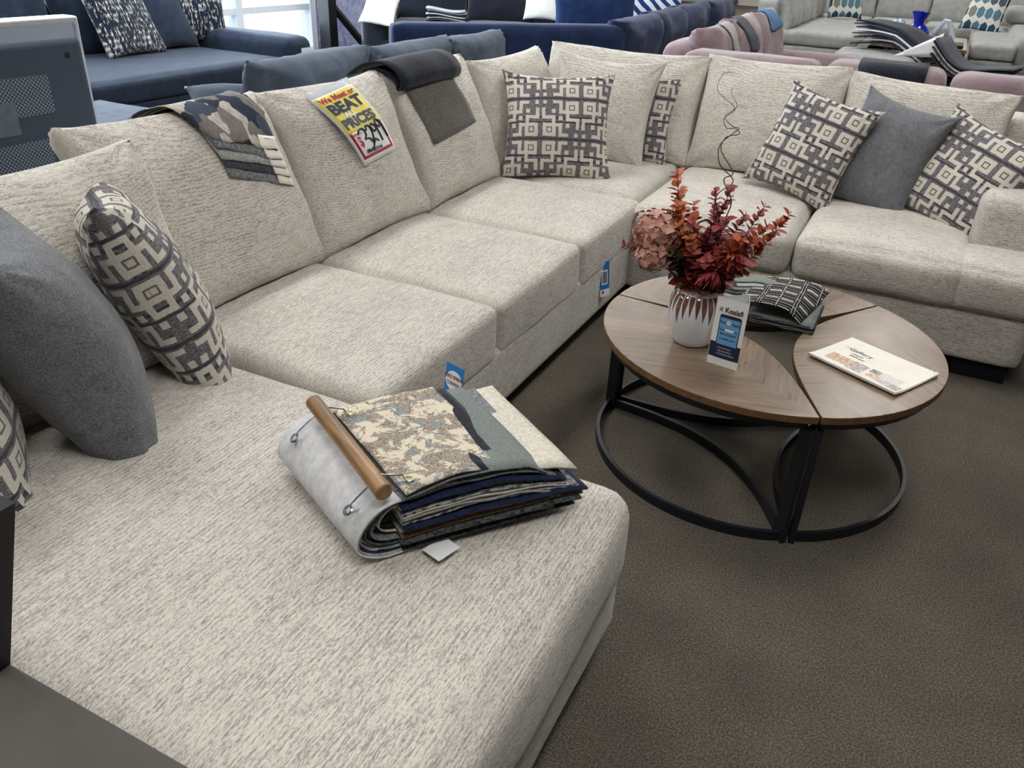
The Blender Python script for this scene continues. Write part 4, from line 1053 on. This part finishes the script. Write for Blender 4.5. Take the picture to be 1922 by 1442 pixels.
# charcoal sofa by the window, facing +x
t = bg_sofa('window_sofa', 'charcoal blue velvet sofa with bench seat in front of the bright window', (-6.10, 4.25, 0), PI/2, 4.5, M['charcoal'], depth=1.55, seat=0.44, back=1.0, nseat=3, arms='R', arm_h=0.60, arm_w=0.36, bench=True, frame_z=0.86, n=16)
m = MB(); m.box((2.13, -0.785, 0.44), (0.15, 0.004, 0.13)); m.obj('paper_price_tag', M['white_paper'], t)
m = MB(); m.box((2.13, -0.788, 0.42), (0.10, 0.002, 0.03)); m.obj('paper_price_tag_print', M['navyink'], t)
knit = NT('black_white_knit', 0.95, 0.1, 0.2); kf = knit.noise(knit.mapping(knit.tc(), (70, 16, 30)), 1.0, 3, 0.6); kb = knit.new('ShaderNodeTexWave'); kb.bands_direction = 'Y'; kb.inputs['Scale'].default_value = 6.5; kb.inputs['Distortion'].default_value = 1.5; knit.l.new(knit.tc(), kb.inputs[0])
knit.color(knit.mix(knit.math('MULTIPLY', knit.math('GREATER_THAN', kf, 0.55), knit.math('MULTIPLY_ADD', kb.outputs['Fac'], 0.7, 0.25)), lin(34, 42, 58), lin(222, 220, 210))); knit.bump(kf, 0.6, 0.006)
def loose(label, mat, bl, br, tl, t=0.16, group=None, name='throw_pillow', cat='pillow', **k):
    k.setdefault('n', 18); o = pillow(name, mat, bl, br, tl, t, **k); tag(o, label, cat, group); return o
loose('black and white knitted pillow with tasselled corner, left one on the window sofa', knit.m, (-6.12, 4.84, 0.46), (-6.20, 5.52, 0.45), (-6.42, 4.88, 1.10), 0.18, 'pillows on the window sofa', seed=1, n=22)
loose('plain dark velvet pillow between the two knitted pillows on the window sofa', M['charcoal'], (-6.28, 5.48, 0.46), (-6.30, 6.02, 0.45), (-6.55, 5.50, 1.0), 0.16, 'pillows on the window sofa', seed=2)
loose('black and white knitted pillow nearest the bright window, right one on the window sofa', knit.m, (-6.52, 5.90, 0.48), (-6.20, 6.30, 0.47), (-6.62, 6.02, 1.05), 0.16, 'pillows on the window sofa', seed=3)
# blue grey sofa back to back with the cream one
t = bg_sofa('blue_grey_sofa', 'blue grey velvet sofa back to back behind the left run of the cream sofa', (-3.10, 4.10, 0), -PI/2, 2.9, M['bluegrey'], depth=0.98, seat=0.44, back=0.86, nseat=3, arms='', frame_z=0.62, feet=True)
for o in [c for c in t.children if c.name.startswith('back_cushion')]: bpy.data.objects.remove(o)
for i, (a, b, z) in enumerate(((2.93, 3.84, 0.955), (3.83, 4.68, 0.945), (4.66, 5.42, 0.925))):
    pillow('back_cushion', M['bluegrey'], (-2.86, b, 0.43), (-2.86, a, 0.43), (-2.78, b, z), 0.26, t, pinch=0.05, pw=0.28, wrk=0.015, n=18, seed=i+3)
lsoft('chaise_base', t, 1.35, 1.35, 0.22, M['bluegrey'], 1.00, -1.12, 0.06, r=0.03, n=8); lsoft('chaise_cushion', t, 1.35, 1.35, 0.18, M['bluegrey'], 1.00, -1.12, 0.27, r=0.05, crown=0.01, n=10)
o = loose('dark pillow with pale striped piping lying behind the fabric samples', M['charcoal'], (-3.80, 3.50, 0.49), (-3.50, 3.86, 0.49), (-4.10, 3.76, 0.60), 0.14, seed=4)
m = MB(); m.tube([(-0.235, 0.205, 0.0), (-0.12, 0.185, 0.0), (0.0, 0.18, 0.004), (0.12, 0.185, 0.0), (0.235, 0.205, 0)], 0.009, 8); m.obj('piping', SW['cream'], o, True)
# navy sectional
t = bg_sofa('navy_sofa', 'navy blue corduroy sectional whose long back runs behind the cream corner', (-3.55, 6.83, 0), math.radians(225), 2.05, M['navy'], depth=1.0, seat=0.44, back=0.0, nseat=2, arms='', frame_z=0.86)
for i, (a, b, x) in enumerate(((7.15, 8.35, -2.62), (8.35, 9.5, -2.70), (9.5, 10.8, -2.78), (10.8, 12.3, -2.80))):
    pillow('back_cushion', M['navy'], (x, b, 0.42), (x, a, 0.42), (x+0.02, b, 0.90), 0.34, t, pinch=0.06, pw=0.3, wrk=0.02, n=18, seed=i+13)
inv = parent_world(t).inverted()
vs, fs = rbox(5.2, 1.0, 0.36, 0.05, n=10); o = mesh('seat_base', vs, fs, M['navy'], t); o.matrix_basis = inv @ Matrix.Translation((-3.2, 9.8, 0.06)) @ Matrix.Rotation(-PI/2, 4, 'Z')
loose('large royal blue pillow standing on the navy sectional', vm('royal_blue', (20, 36, 72), (34, 54, 98)), (-3.72, 8.4, 0.46), (-2.98, 9.0, 0.46), (-3.80, 8.5, 1.12), 0.22, seed=6)
def stripe_mat():
    m = NT('blue_white_stripes', 0.9, 0.15); wv = m.new('ShaderNodeTexWave'); wv.bands_direction = 'DIAGONAL'; wv.inputs['Scale'].default_value = 4.0; wv.inputs['Distortion'].default_value = 2.0; m.l.new(m.tc(), wv.inputs[0])
    m.color(m.mix(m.math('GREATER_THAN', wv.outputs['Fac'], 0.5), lin(36, 60, 110), lin(214, 222, 232))); return m.m
loose('blue and white striped pillow on the navy sectional, right of the royal blue one', stripe_mat(), (-3.35, 9.6, 0.5), (-2.85, 10.2, 0.5), (-3.40, 9.7, 1.00), 0.18, seed=7)
# black sofa further back
t = bg_sofa('black_sofa', 'black velvet sofa far behind the navy sectional, with white fur cushions', (-5.08, 9.90, 0), math.radians(28), 3.4, M['blackv'], depth=1.3, seat=0.50, back=0.92, nseat=3, arms='LR', arm_h=0.66, arm_w=0.34, frame_z=0.86)
loose('white fur pillow hanging over the left arm of the black sofa', M['fur'], (-6.15, 8.42, 0.54), (-5.78, 8.60, 0.50), (-6.50, 8.95, 0.86), 0.14, 'white fur pillows on the black sofa', seed=8)
loose('white fur pillow at the back of the black sofa, cut by the top edge', M['fur'], (-4.72, 9.75, 0.60), (-4.30, 9.92, 0.60), (-4.80, 9.95, 1.0), 0.14, 'white fur pillows on the black sofa', seed=9)
t = thing('fabric_sample_binder', 'fabric sample binder lying on the seat of the black sofa', 'fabric samples', (-5.62, 9.42, 0.54), 0.5)
for i in range(7):
    def fn(u, v, i=i): return (-0.24+0.48*u+0.01*(i % 3), -0.15+0.3*v, 0.004+0.02*i+0.02*math.sin(u*4+i*.3))
    cloth('fabric_sheet', SW[['char', 'lgrey', 'black', 'cream', 'navy', 'grey', 'lgrey'][i]], t, fn, 10, 4, 0.012)
# black floor stand with a slanted brace, beside the window
t = thing('display_stand', 'black floor stand with a slanted brace right of the bright window', 'stand', (-7.10, 8.98, 0))
m = MB(); m.box((0, 0, 0.7), (0.16, 0.16, 1.4)); m.obj('post', M['black'], t)
m = MB(); m.tube([(0.02, 0.08, 0.62), (0.22, 0.60, 0.02)], 0.05, 4); m.obj('brace', M['black'], t)
m = MB(); m.box((0.1, 0.3, 0.012), (0.3, 0.8, 0.024)); m.obj('foot', M['black'], t)
mar = NT('marbled_panel', 0.5, 0.3); mf = mar.noise(mar.tc(), 7, 5, 0.7, 1.5); mar.color(mar.ramp(mf, [(0.35, lin(120, 130, 176)), (0.6, lin(176, 182, 214))]))
m = MB(); m.box((X0+0.02, 10.0, 0.9), (0.04, 1.8, 1.8)); struct(m.obj('trim_2', mar.m))
# dark cabinet at the back
t = thing('dark_cabinet', 'tall dark wooden cabinet with slatted door at the back of the showroom', 'cabinet', (-5.2, 14.6, 0), 0.3)
m = MB(); m.box((0, 0, 0.9), (1.9, 0.5, 1.8)); m.obj('body', plain('dark_walnut', (36, 34, 44), 0.5, 0.3), t)
for i in range(3): m = MB(); m.box((-0.2+0.42*i, -0.262, 0.9), (0.34, 0.02, 1.6)); m.obj('door', plain('slat_mauve', (84, 74, 92), 0.5, 0.3), t)
m = MB(); m.lathe([(0.001, 0.42), (0.03, 0.43), (0.035, 0.46), (0.03, 0.49), (0.001, 0.5)], 16, c=(0.78, -0.31, 0)); m.obj('knob', M['white_paper'], t, True)
# mauve sectional right behind the cream one
t = bg_sofa('mauve_sofa', 'mauve velvet sectional backing onto the right run of the cream sofa', (-0.10, 5.82, 0), PI, 2.9, M['mauve'], depth=0.95, seat=0.44, back=0.0, nseat=3, arms='', frame_z=0.70)
for i, (a, b, z) in enumerate(((-1.44, -0.61, 0.950), (-0.595, 0.065, 0.965), (0.075, 1.05, 0.965))):
    o = soft('back_cushion', b-a-0.012, 0.30, 0.50, M['mauve'], None, (0, 0, 0), (1, 0, 0), r=0.075, crown=0.0, front=0.03, wob=0.008, seed=i+4, n=14)
    frame(o, ((a+b)/2, 5.36, z-0.52), (-1, 0, 0), (0, -1, 0), t)
inv = parent_world(t).inverted()
def msoft(name, w, d, h, c, ang, **k):
    vs, fs = rbox(w, d, h, k.pop('r', .06), **k); o = mesh(name, vs, fs, M['mauve'], t); o.matrix_basis = inv @ Matrix.Translation(c) @ Matrix.Rotation(ang, 4, 'Z')
msoft('side_base', 3.0, 0.95, 0.36, (-1.30, 7.65, 0.06), PI/2)
msoft('side_back', 2.9, 0.26, 0.80, (-1.72, 7.55, 0.08), PI/2, r=0.1, n=12)
for i, (a, b, z) in enumerate(((6.15, 6.95, 0.98), (6.93, 7.75, 1.0), (7.72, 8.6, 1.0))):
    pillow('back_cushion', M['mauve'], (-1.42, a, 0.42), (-1.42, b, 0.42), (-1.60, a, z), 0.30, t, pinch=0.05, pw=0.3, wrk=0.015, n=18, seed=i+23)
msoft('armrest', 1.05, 0.34, 0.56, (-1.18, 8.85, 0.06), 0, r=0.12, n=12, crown=0.01)
def bgcloth(label, mat, fn, name='fabric_sample', th=0.006, nu=10, nv=6, cat='fabric sample', group=None):
    o = cloth(name, mat, None, fn, nu, nv, th); tag(o, label, cat, group); return o
mb = bvh_of(*[c for c in t.children if c.name.startswith('back_cushion')])
def bgdrape(label, mat, *cs):
    o, fn = draped('fabric_sample', mat, None, mb, *cs, off=0.012, nu=6, nv=12, th=0.006); tag(o, label, 'fabric sample')
bgdrape('dark brown fabric sample draped over the back of the mauve sofa', SW['black'], (-0.41, 5.10, 0.89), (-0.05, 5.10, 0.88), (-0.41, 5.50, 1.02), (-0.05, 5.50, 1.02))
bgdrape('grey and black sample hanging over a mauve back cushion', SW['char'], (-1.30, 7.05, 0.78), (-1.30, 7.25, 0.78), (-1.66, 7.05, 1.02), (-1.66, 7.25, 1.02))
bgdrape('pale grey sample strip hanging in front of the nearest tall mauve cushion', SW['lgrey'], (-1.28, 6.48, 0.70), (-1.28, 6.60, 0.70), (-1.55, 6.48, 1.0), (-1.55, 6.60, 1.0))
bgdrape('light blue sample lying over the far mauve back cushion', plain('light_blue_fabric', (98, 128, 164), 0.9, 0.1), (-1.34, 8.02, 0.88), (-1.34, 8.36, 0.88), (-1.72, 8.02, 1.02), (-1.72, 8.36, 1.02))
# pale ottoman with samples
t = thing('ottoman', 'pale grey ottoman carrying dark fabric samples behind the mauve sofa', 'ottoman', (-0.72, 11.35, 0), 0.0)
lsoft('cushion', t, 0.95, 0.95, 0.20, M['lightgrey'], 0, 0, 0.24, r=0.08, crown=0.02); lsoft('base', t, 0.92, 0.92, 0.20, M['lightgrey'], 0, 0, 0.05, r=0.04)
t = thing('fabric_sample_pile', 'dark and white edged fabric samples heaped on the pale ottoman', 'fabric samples', (-0.55, 11.45, 0.50), -0.5)
for i in range(8):
    def fn(u, v, i=i): return (-0.45+0.95*u+0.02*(i % 3), -0.24+0.48*v, 0.01+0.030*i+0.05*math.sin(u*3+0.2*i)-0.16*max(0, u-.6)*2)
    cloth('fabric_sheet', SW[['black', 'lgrey', 'black', 'char', 'white', 'black', 'char', 'black'][i]], t, fn, 12, 4, 0.016)
bgcloth('white and grey card folded upright at the mauve sofa, right of the ottoman', M['white_paper'], lambda u, v: (-0.33+0.30*u, 7.2, 0.82+0.01*u+0.17*v*u), 'white_card', 0.004, 4, 4, 'card')
t = thing('fabric_sample_pile', 'dark striped fabric samples hanging over the mauve sofa back at the right', 'fabric samples', (0.08, 6.40, 0.79), -0.25)
for i in range(6):
    def fn(u, v, i=i): return (-0.12+0.50*u+0.01*(i % 2), -0.16+0.32*v, 0.01+0.016*i+0.14*(1-min(1, u*2.2))**2+0.012*math.sin(u*6+i*.4))
    cloth('fabric_sheet', SW[['black', 'plaid', 'char', 'cream', 'black', 'char'][i]], t, fn, 12, 4, 0.009)
# wood and black metal table with glassware
t = thing('accent_table', 'rectangular wood topped table with black legs among the grey sofas', 'table', (-0.24, 13.35, 0))
tw = plain('walnut_top', (104, 84, 64), 0.4, 0.4, var=0.2, scale=12)
m = MB(); m.box((0, 0, 0.44), (1.0, 1.9, 0.045)); m.obj('tabletop', tw, t, False, 0.004)
m = MB(); m.box((0, 0, 0.15), (0.9, 1.75, 0.03)); m.obj('shelf', tw, t)
for sx in (-1, 1):
    for sy in (-1, 1): m = MB(); m.box((sx*0.45, sy*0.88, 0.21), (0.05, 0.05, 0.42)); m.obj('leg', M['black_metal'], t)
glass = NT('cobalt_glass', 0.08, 0.6); glass.b.inputs['Base Color'].default_value = (*lin(20, 40, 190), 1); glass.b.inputs['Transmission Weight'].default_value = 0.35
m = MB(); m.lathe([(0.001, 0), (0.09, 0), (0.15, 0.05), (0.16, 0.11), (0.12, 0.17), (0.07, 0.21), (0.075, 0.27), (0.12, 0.36), (0.115, 0.36), (0.065, 0.27), (0.06, 0.21), (0.1, 0.16), (0.13, 0.08), (0.001, 0.02)], 32)
o = m.obj('vase', glass.m, None, True); o.location = (-0.40, 13.25, 0.4625); tag(o, 'cobalt blue glass vase with flared neck on the far wooden table', 'vase')
cg = NT('clear_glass', 0.05, 0.6); cg.b.inputs['Base Color'].default_value = (0.75, 0.86, 0.98, 1); cg.b.inputs['Transmission Weight'].default_value = 0.6
m = MB(); m.tube([(-0.15, 0, 0.02), (-0.08, 0, 0.12), (0.0, 0, 0.24), (0.05, 0, 0.23), (0.11, 0, 0.12), (0.14, 0, 0.02)], [0.05, 0.04, 0.03, 0.03, 0.035, 0.05], 10)
o = m.obj('glass_ornament', cg.m, None, True); o.location = (-0.08, 13.35, 0.49); tag(o, 'pale blue glass arch ornament right of the cobalt vase', 'ornament')
m = MB(); m.lathe([(0.001, 0.0), (0.08, 0.0), (0.13, 0.08), (0.13, 0.16), (0.08, 0.24), (0.06, 0.26), (0.055, 0.26), (0.12, 0.15), (0.001, 0.01)], 24)
o = m.obj('glass_jar', cg.m, None, True); o.location = (-0.66, 13.2, 0.4625); tag(o, 'round clear glass jar left of the cobalt vase', 'jar')
m = MB(); m.box((0, 0, 0.02), (0.62, 0.5, 0.04)); o = m.obj('tray', M['black'], None, False, 0.01); o.location = (-0.1, 12.75, 0.4625); tag(o, 'flat black tray on the near half of the far wooden table', 'tray')
# light grey sectional
t = bg_sofa('grey_sectional', 'light grey sectional sofa with honeycomb pillows in the far right background', (-0.40, 17.1, 0), 0.0, 3.6, M['lightgrey'], depth=1.3, seat=0.46, back=1.0, nseat=4, arms='', frame_z=0.85)
inv = parent_world(t).inverted()
def gsoft(name, w, d, h, c, ang, **k):
    vs, fs = rbox(w, d, h, k.pop('r', .06), **k); o = mesh(name, vs, fs, M['lightgrey'], t); o.matrix_basis = inv @ Matrix.Translation(c) @ Matrix.Rotation(ang, 4, 'Z')
gsoft('seat_cushion', 1.15, 3.4, 0.20, (-1.75, 14.9, 0.26), 0, crown=0.02, r=0.07); gsoft('side_base', 1.15, 3.4, 0.22, (-1.75, 14.9, 0.05), 0)
gsoft('side_back', 3.4, 0.3, 0.8, (-2.45, 14.9, 0.05), PI/2)
for i in range(4): pillow('back_cushion', M['lightgrey'], (-2.15, 13.3+0.85*i, 0.44), (-2.15, 14.15+0.85*i, 0.44), (-2.3, 13.3+0.85*i, 1.02), 0.3, t, pinch=0.04, pw=0.28, wrk=0.015, n=14, seed=i+33)
gsoft('seat_cushion', 0.56, 3.3, 0.20, (0.60, 14.95, 0.28), 0, crown=0.02, r=0.06); gsoft('side_base', 0.56, 3.3, 0.25, (0.60, 14.95, 0.04), 0)
gsoft('armrest', 0.34, 3.2, 0.56, (1.0, 15.1, 0.05), 0, r=0.1, n=10)
gsoft('arm_pillow_pad', 0.5, 1.1, 0.24, (0.98, 16.4, 0.60), 0, r=0.11, n=10)
def hex_mat():
    m = NT('honeycomb_print', 0.9, 0.15); s = m.new('ShaderNodeSeparateXYZ'); m.l.new(m.mapping(m.tc(), (8.5, 4.6, 1)), s.inputs[0])
    x, y = s.outputs[0], s.outputs[1]
    def cell(ox, oy):
        a = m.math('ABSOLUTE', m.math('SUBTRACT', m.math('FRACT', m.math('ADD', x, ox)), 0.5)); b = m.math('ABSOLUTE', m.math('SUBTRACT', m.math('FRACT', m.math('ADD', y, oy)), 0.5))
        return m.math('MAXIMUM', a, m.math('MULTIPLY_ADD', a, 0.5, m.math('MULTIPLY', b, 1.0)))
    d = cell(0, 0); k = m.math('FLOOR', x); wn = m.new('ShaderNodeTexWhiteNoise', noise_dimensions='2D')
    cb = m.new('ShaderNodeCombineXYZ'); m.set(cb.inputs[0], k); m.set(cb.inputs[1], m.math('FLOOR', y)); m.l.new(cb.outputs[0], wn.inputs[0])
    c = m.ramp(wn.outputs[0], [(0, lin(48, 78, 96)), (0.33, lin(96, 130, 146)), (0.6, lin(134, 132, 118)), (0.8, lin(88, 96, 104))], 'CONSTANT')
    m.color(m.mix(m.math('GREATER_THAN', d, 0.43), c, lin(222, 222, 216))); return m.m
hx = hex_mat()
loose('honeycomb printed pillow in the corner of the light grey sectional', hx, (-1.96, 15.95, 0.48), (-1.42, 16.2, 0.48), (-2.0, 16.15, 1.15), 0.2, 'honeycomb pillows on the grey sectional', seed=1)
loose('honeycomb printed pillow tilted against the right arm of the light grey sectional', hx, (0.02, 15.6, 0.52), (0.60, 15.55, 0.46), (0.28, 15.9, 1.15), 0.2, 'honeycomb pillows on the grey sectional', seed=2)
# cream armchair at the far right
t = bg_sofa('cream_sofa', 'cream upholstered sofa at the far right behind the grey sectional', (2.75, 18.6, 0), 0.0, 2.2, M['creamleather'], depth=1.1, seat=0.46, back=1.0, nseat=2, arms='LR', arm_h=0.66, frame_z=0.8)
m = MB(); m.box((2.6, 16.9, 0.004), (3.2, 2.0, 0.008)); struct(m.obj('trim_3', M['tanfloor']))

# ---- television seen from behind, on its stand
t = thing('television', 'flat television seen from its dark vented back, silver trim on top', 'television', (-2.66, 1.45, 0.52))
tvb = plain('tv_back_slate', (58, 70, 86), 0.5, 0.35, var=0.06); tvs = plain('tv_silver', (196, 198, 204), 0.3, 0.5, 0.4, var=0.03)
m = MB()
prof = [(-0.56, 0.0, 0.0), (0.56, 0.0, 0.0), (0.555, 0.66, 0.0), (-0.555, 0.66, 0.0)]
front = [V((-0.055, y, z)) for y, z, _ in prof]; mid = [V((0.0, y*1.0, z)) for y, z, _ in prof]; back = [V((0.055, y*0.93, 0.03 if z < .1 else 0.612)) for y, z, _ in prof]
vs = mid+back; m.add(vs, [(0, 1, 5, 4), (1, 2, 6, 5), (2, 3, 7, 6), (3, 0, 4, 7), (4, 5, 6, 7)]); m.obj('back_shell', tvb, t, False, 0.012)
m = MB(); m.box((-0.035, 0, 0.335), (0.07, 1.14, 0.69)); m.obj('front_bezel', tvs, t, False, 0.008)
m = MB(); m.box((-0.072, 0, 0.335), (0.004, 1.06, 0.60)); m.obj('screen', M['black'], t)
pm = NT('perforated_metal', 0.5, 0.3, ); sx_ = pm.new('ShaderNodeSeparateXYZ'); pm.l.new(pm.tc(), sx_.inputs[0])
pd_ = pm.math('MULTIPLY', pm.math('SINE', pm.math('MULTIPLY', sx_.outputs[1], 2*PI/0.014)), pm.math('SINE', pm.math('MULTIPLY', sx_.outputs[2], 2*PI/0.014)))
pm.color(pm.mix(pm.math('GREATER_THAN', pd_, 0.15), lin(58, 70, 86), lin(132, 142, 152)))
for (y, z, w_, h_) in ((0.22, 0.46, 0.30, 0.12), (0.22, 0.20, 0.22, 0.24), (-0.25, 0.46, 0.30, 0.12), (-0.25, 0.20, 0.22, 0.24)):
    m = MB(); m.box((0.056, y, z), (0.004, w_, h_)); m.obj('vent', pm.m, t)
m = MB(); m.box((0.057, 0.17, 0.40), (0.004, 0.13, 0.10)); m.obj('rating_label', plain('rating_label_grey', (96, 106, 118), 0.5, 0.3), t)
for y in (-0.48, 0.06, 0.46):
    for z in (0.08, 0.30, 0.57): m = MB(); m.lathe([(0.001, 0.004), (0.008, 0.004), (0.009, 0)], 10); o = m.obj('screw', M['black'], t); o.rotation_euler = (0, PI/2, 0); o.location = (0.055, y, z)
t = thing('tv_stand', 'dark wooden stand carrying the television behind the sofa', 'stand', (-2.72, 1.45, 0))
m = MB(); m.box((0, 0, 0.49), (0.42, 1.2, 0.05)); m.obj('top', tvb, t)
m = MB(); m.box((0, 0, 0.25), (0.38, 1.1, 0.44)); m.obj('body', M['black'], t)
# ---- dark counter in the lower left corner
t = thing('dark_counter', 'dark grey brown counter top in the lower left corner, before the chaise', 'table', (-1.1, 0.1, 0))
m = MB(); m.box((0.1, 0.0, 0.585), (1.3, 0.60, 0.03)); m.obj('top', plain('counter_laminate', (84, 80, 76), 0.55, 0.3, var=0.08, scale=14), t, False, 0.002)
m = MB(); m.box((-0.0, -0.02, 0.285), (1.0, 0.5, 0.57)); m.obj('body', M['black'], t)
m = MB()
vs = [V((0.17, 0.28, 0.60)), V((0.17, 0.30, 0.60)), V((-0.6, 0.30, 0.60)), V((-0.6, 0.28, 0.60)), V((0.31, 0.28, 0.93)), V((0.31, 0.30, 0.93)), V((-0.5, 0.30, 0.95)), V((-0.5, 0.28, 0.95))]
m.add(vs, [(0, 1, 2, 3), (7, 6, 5, 4), (0, 4, 5, 1), (1, 5, 6, 2), (2, 6, 7, 3), (3, 7, 4, 0)]); o = m.obj('black_board', M['black'], None); o.location = (-1.1, 0.1, 0); tag(o, 'black upright panel standing on the dark counter at the left edge', 'panel')
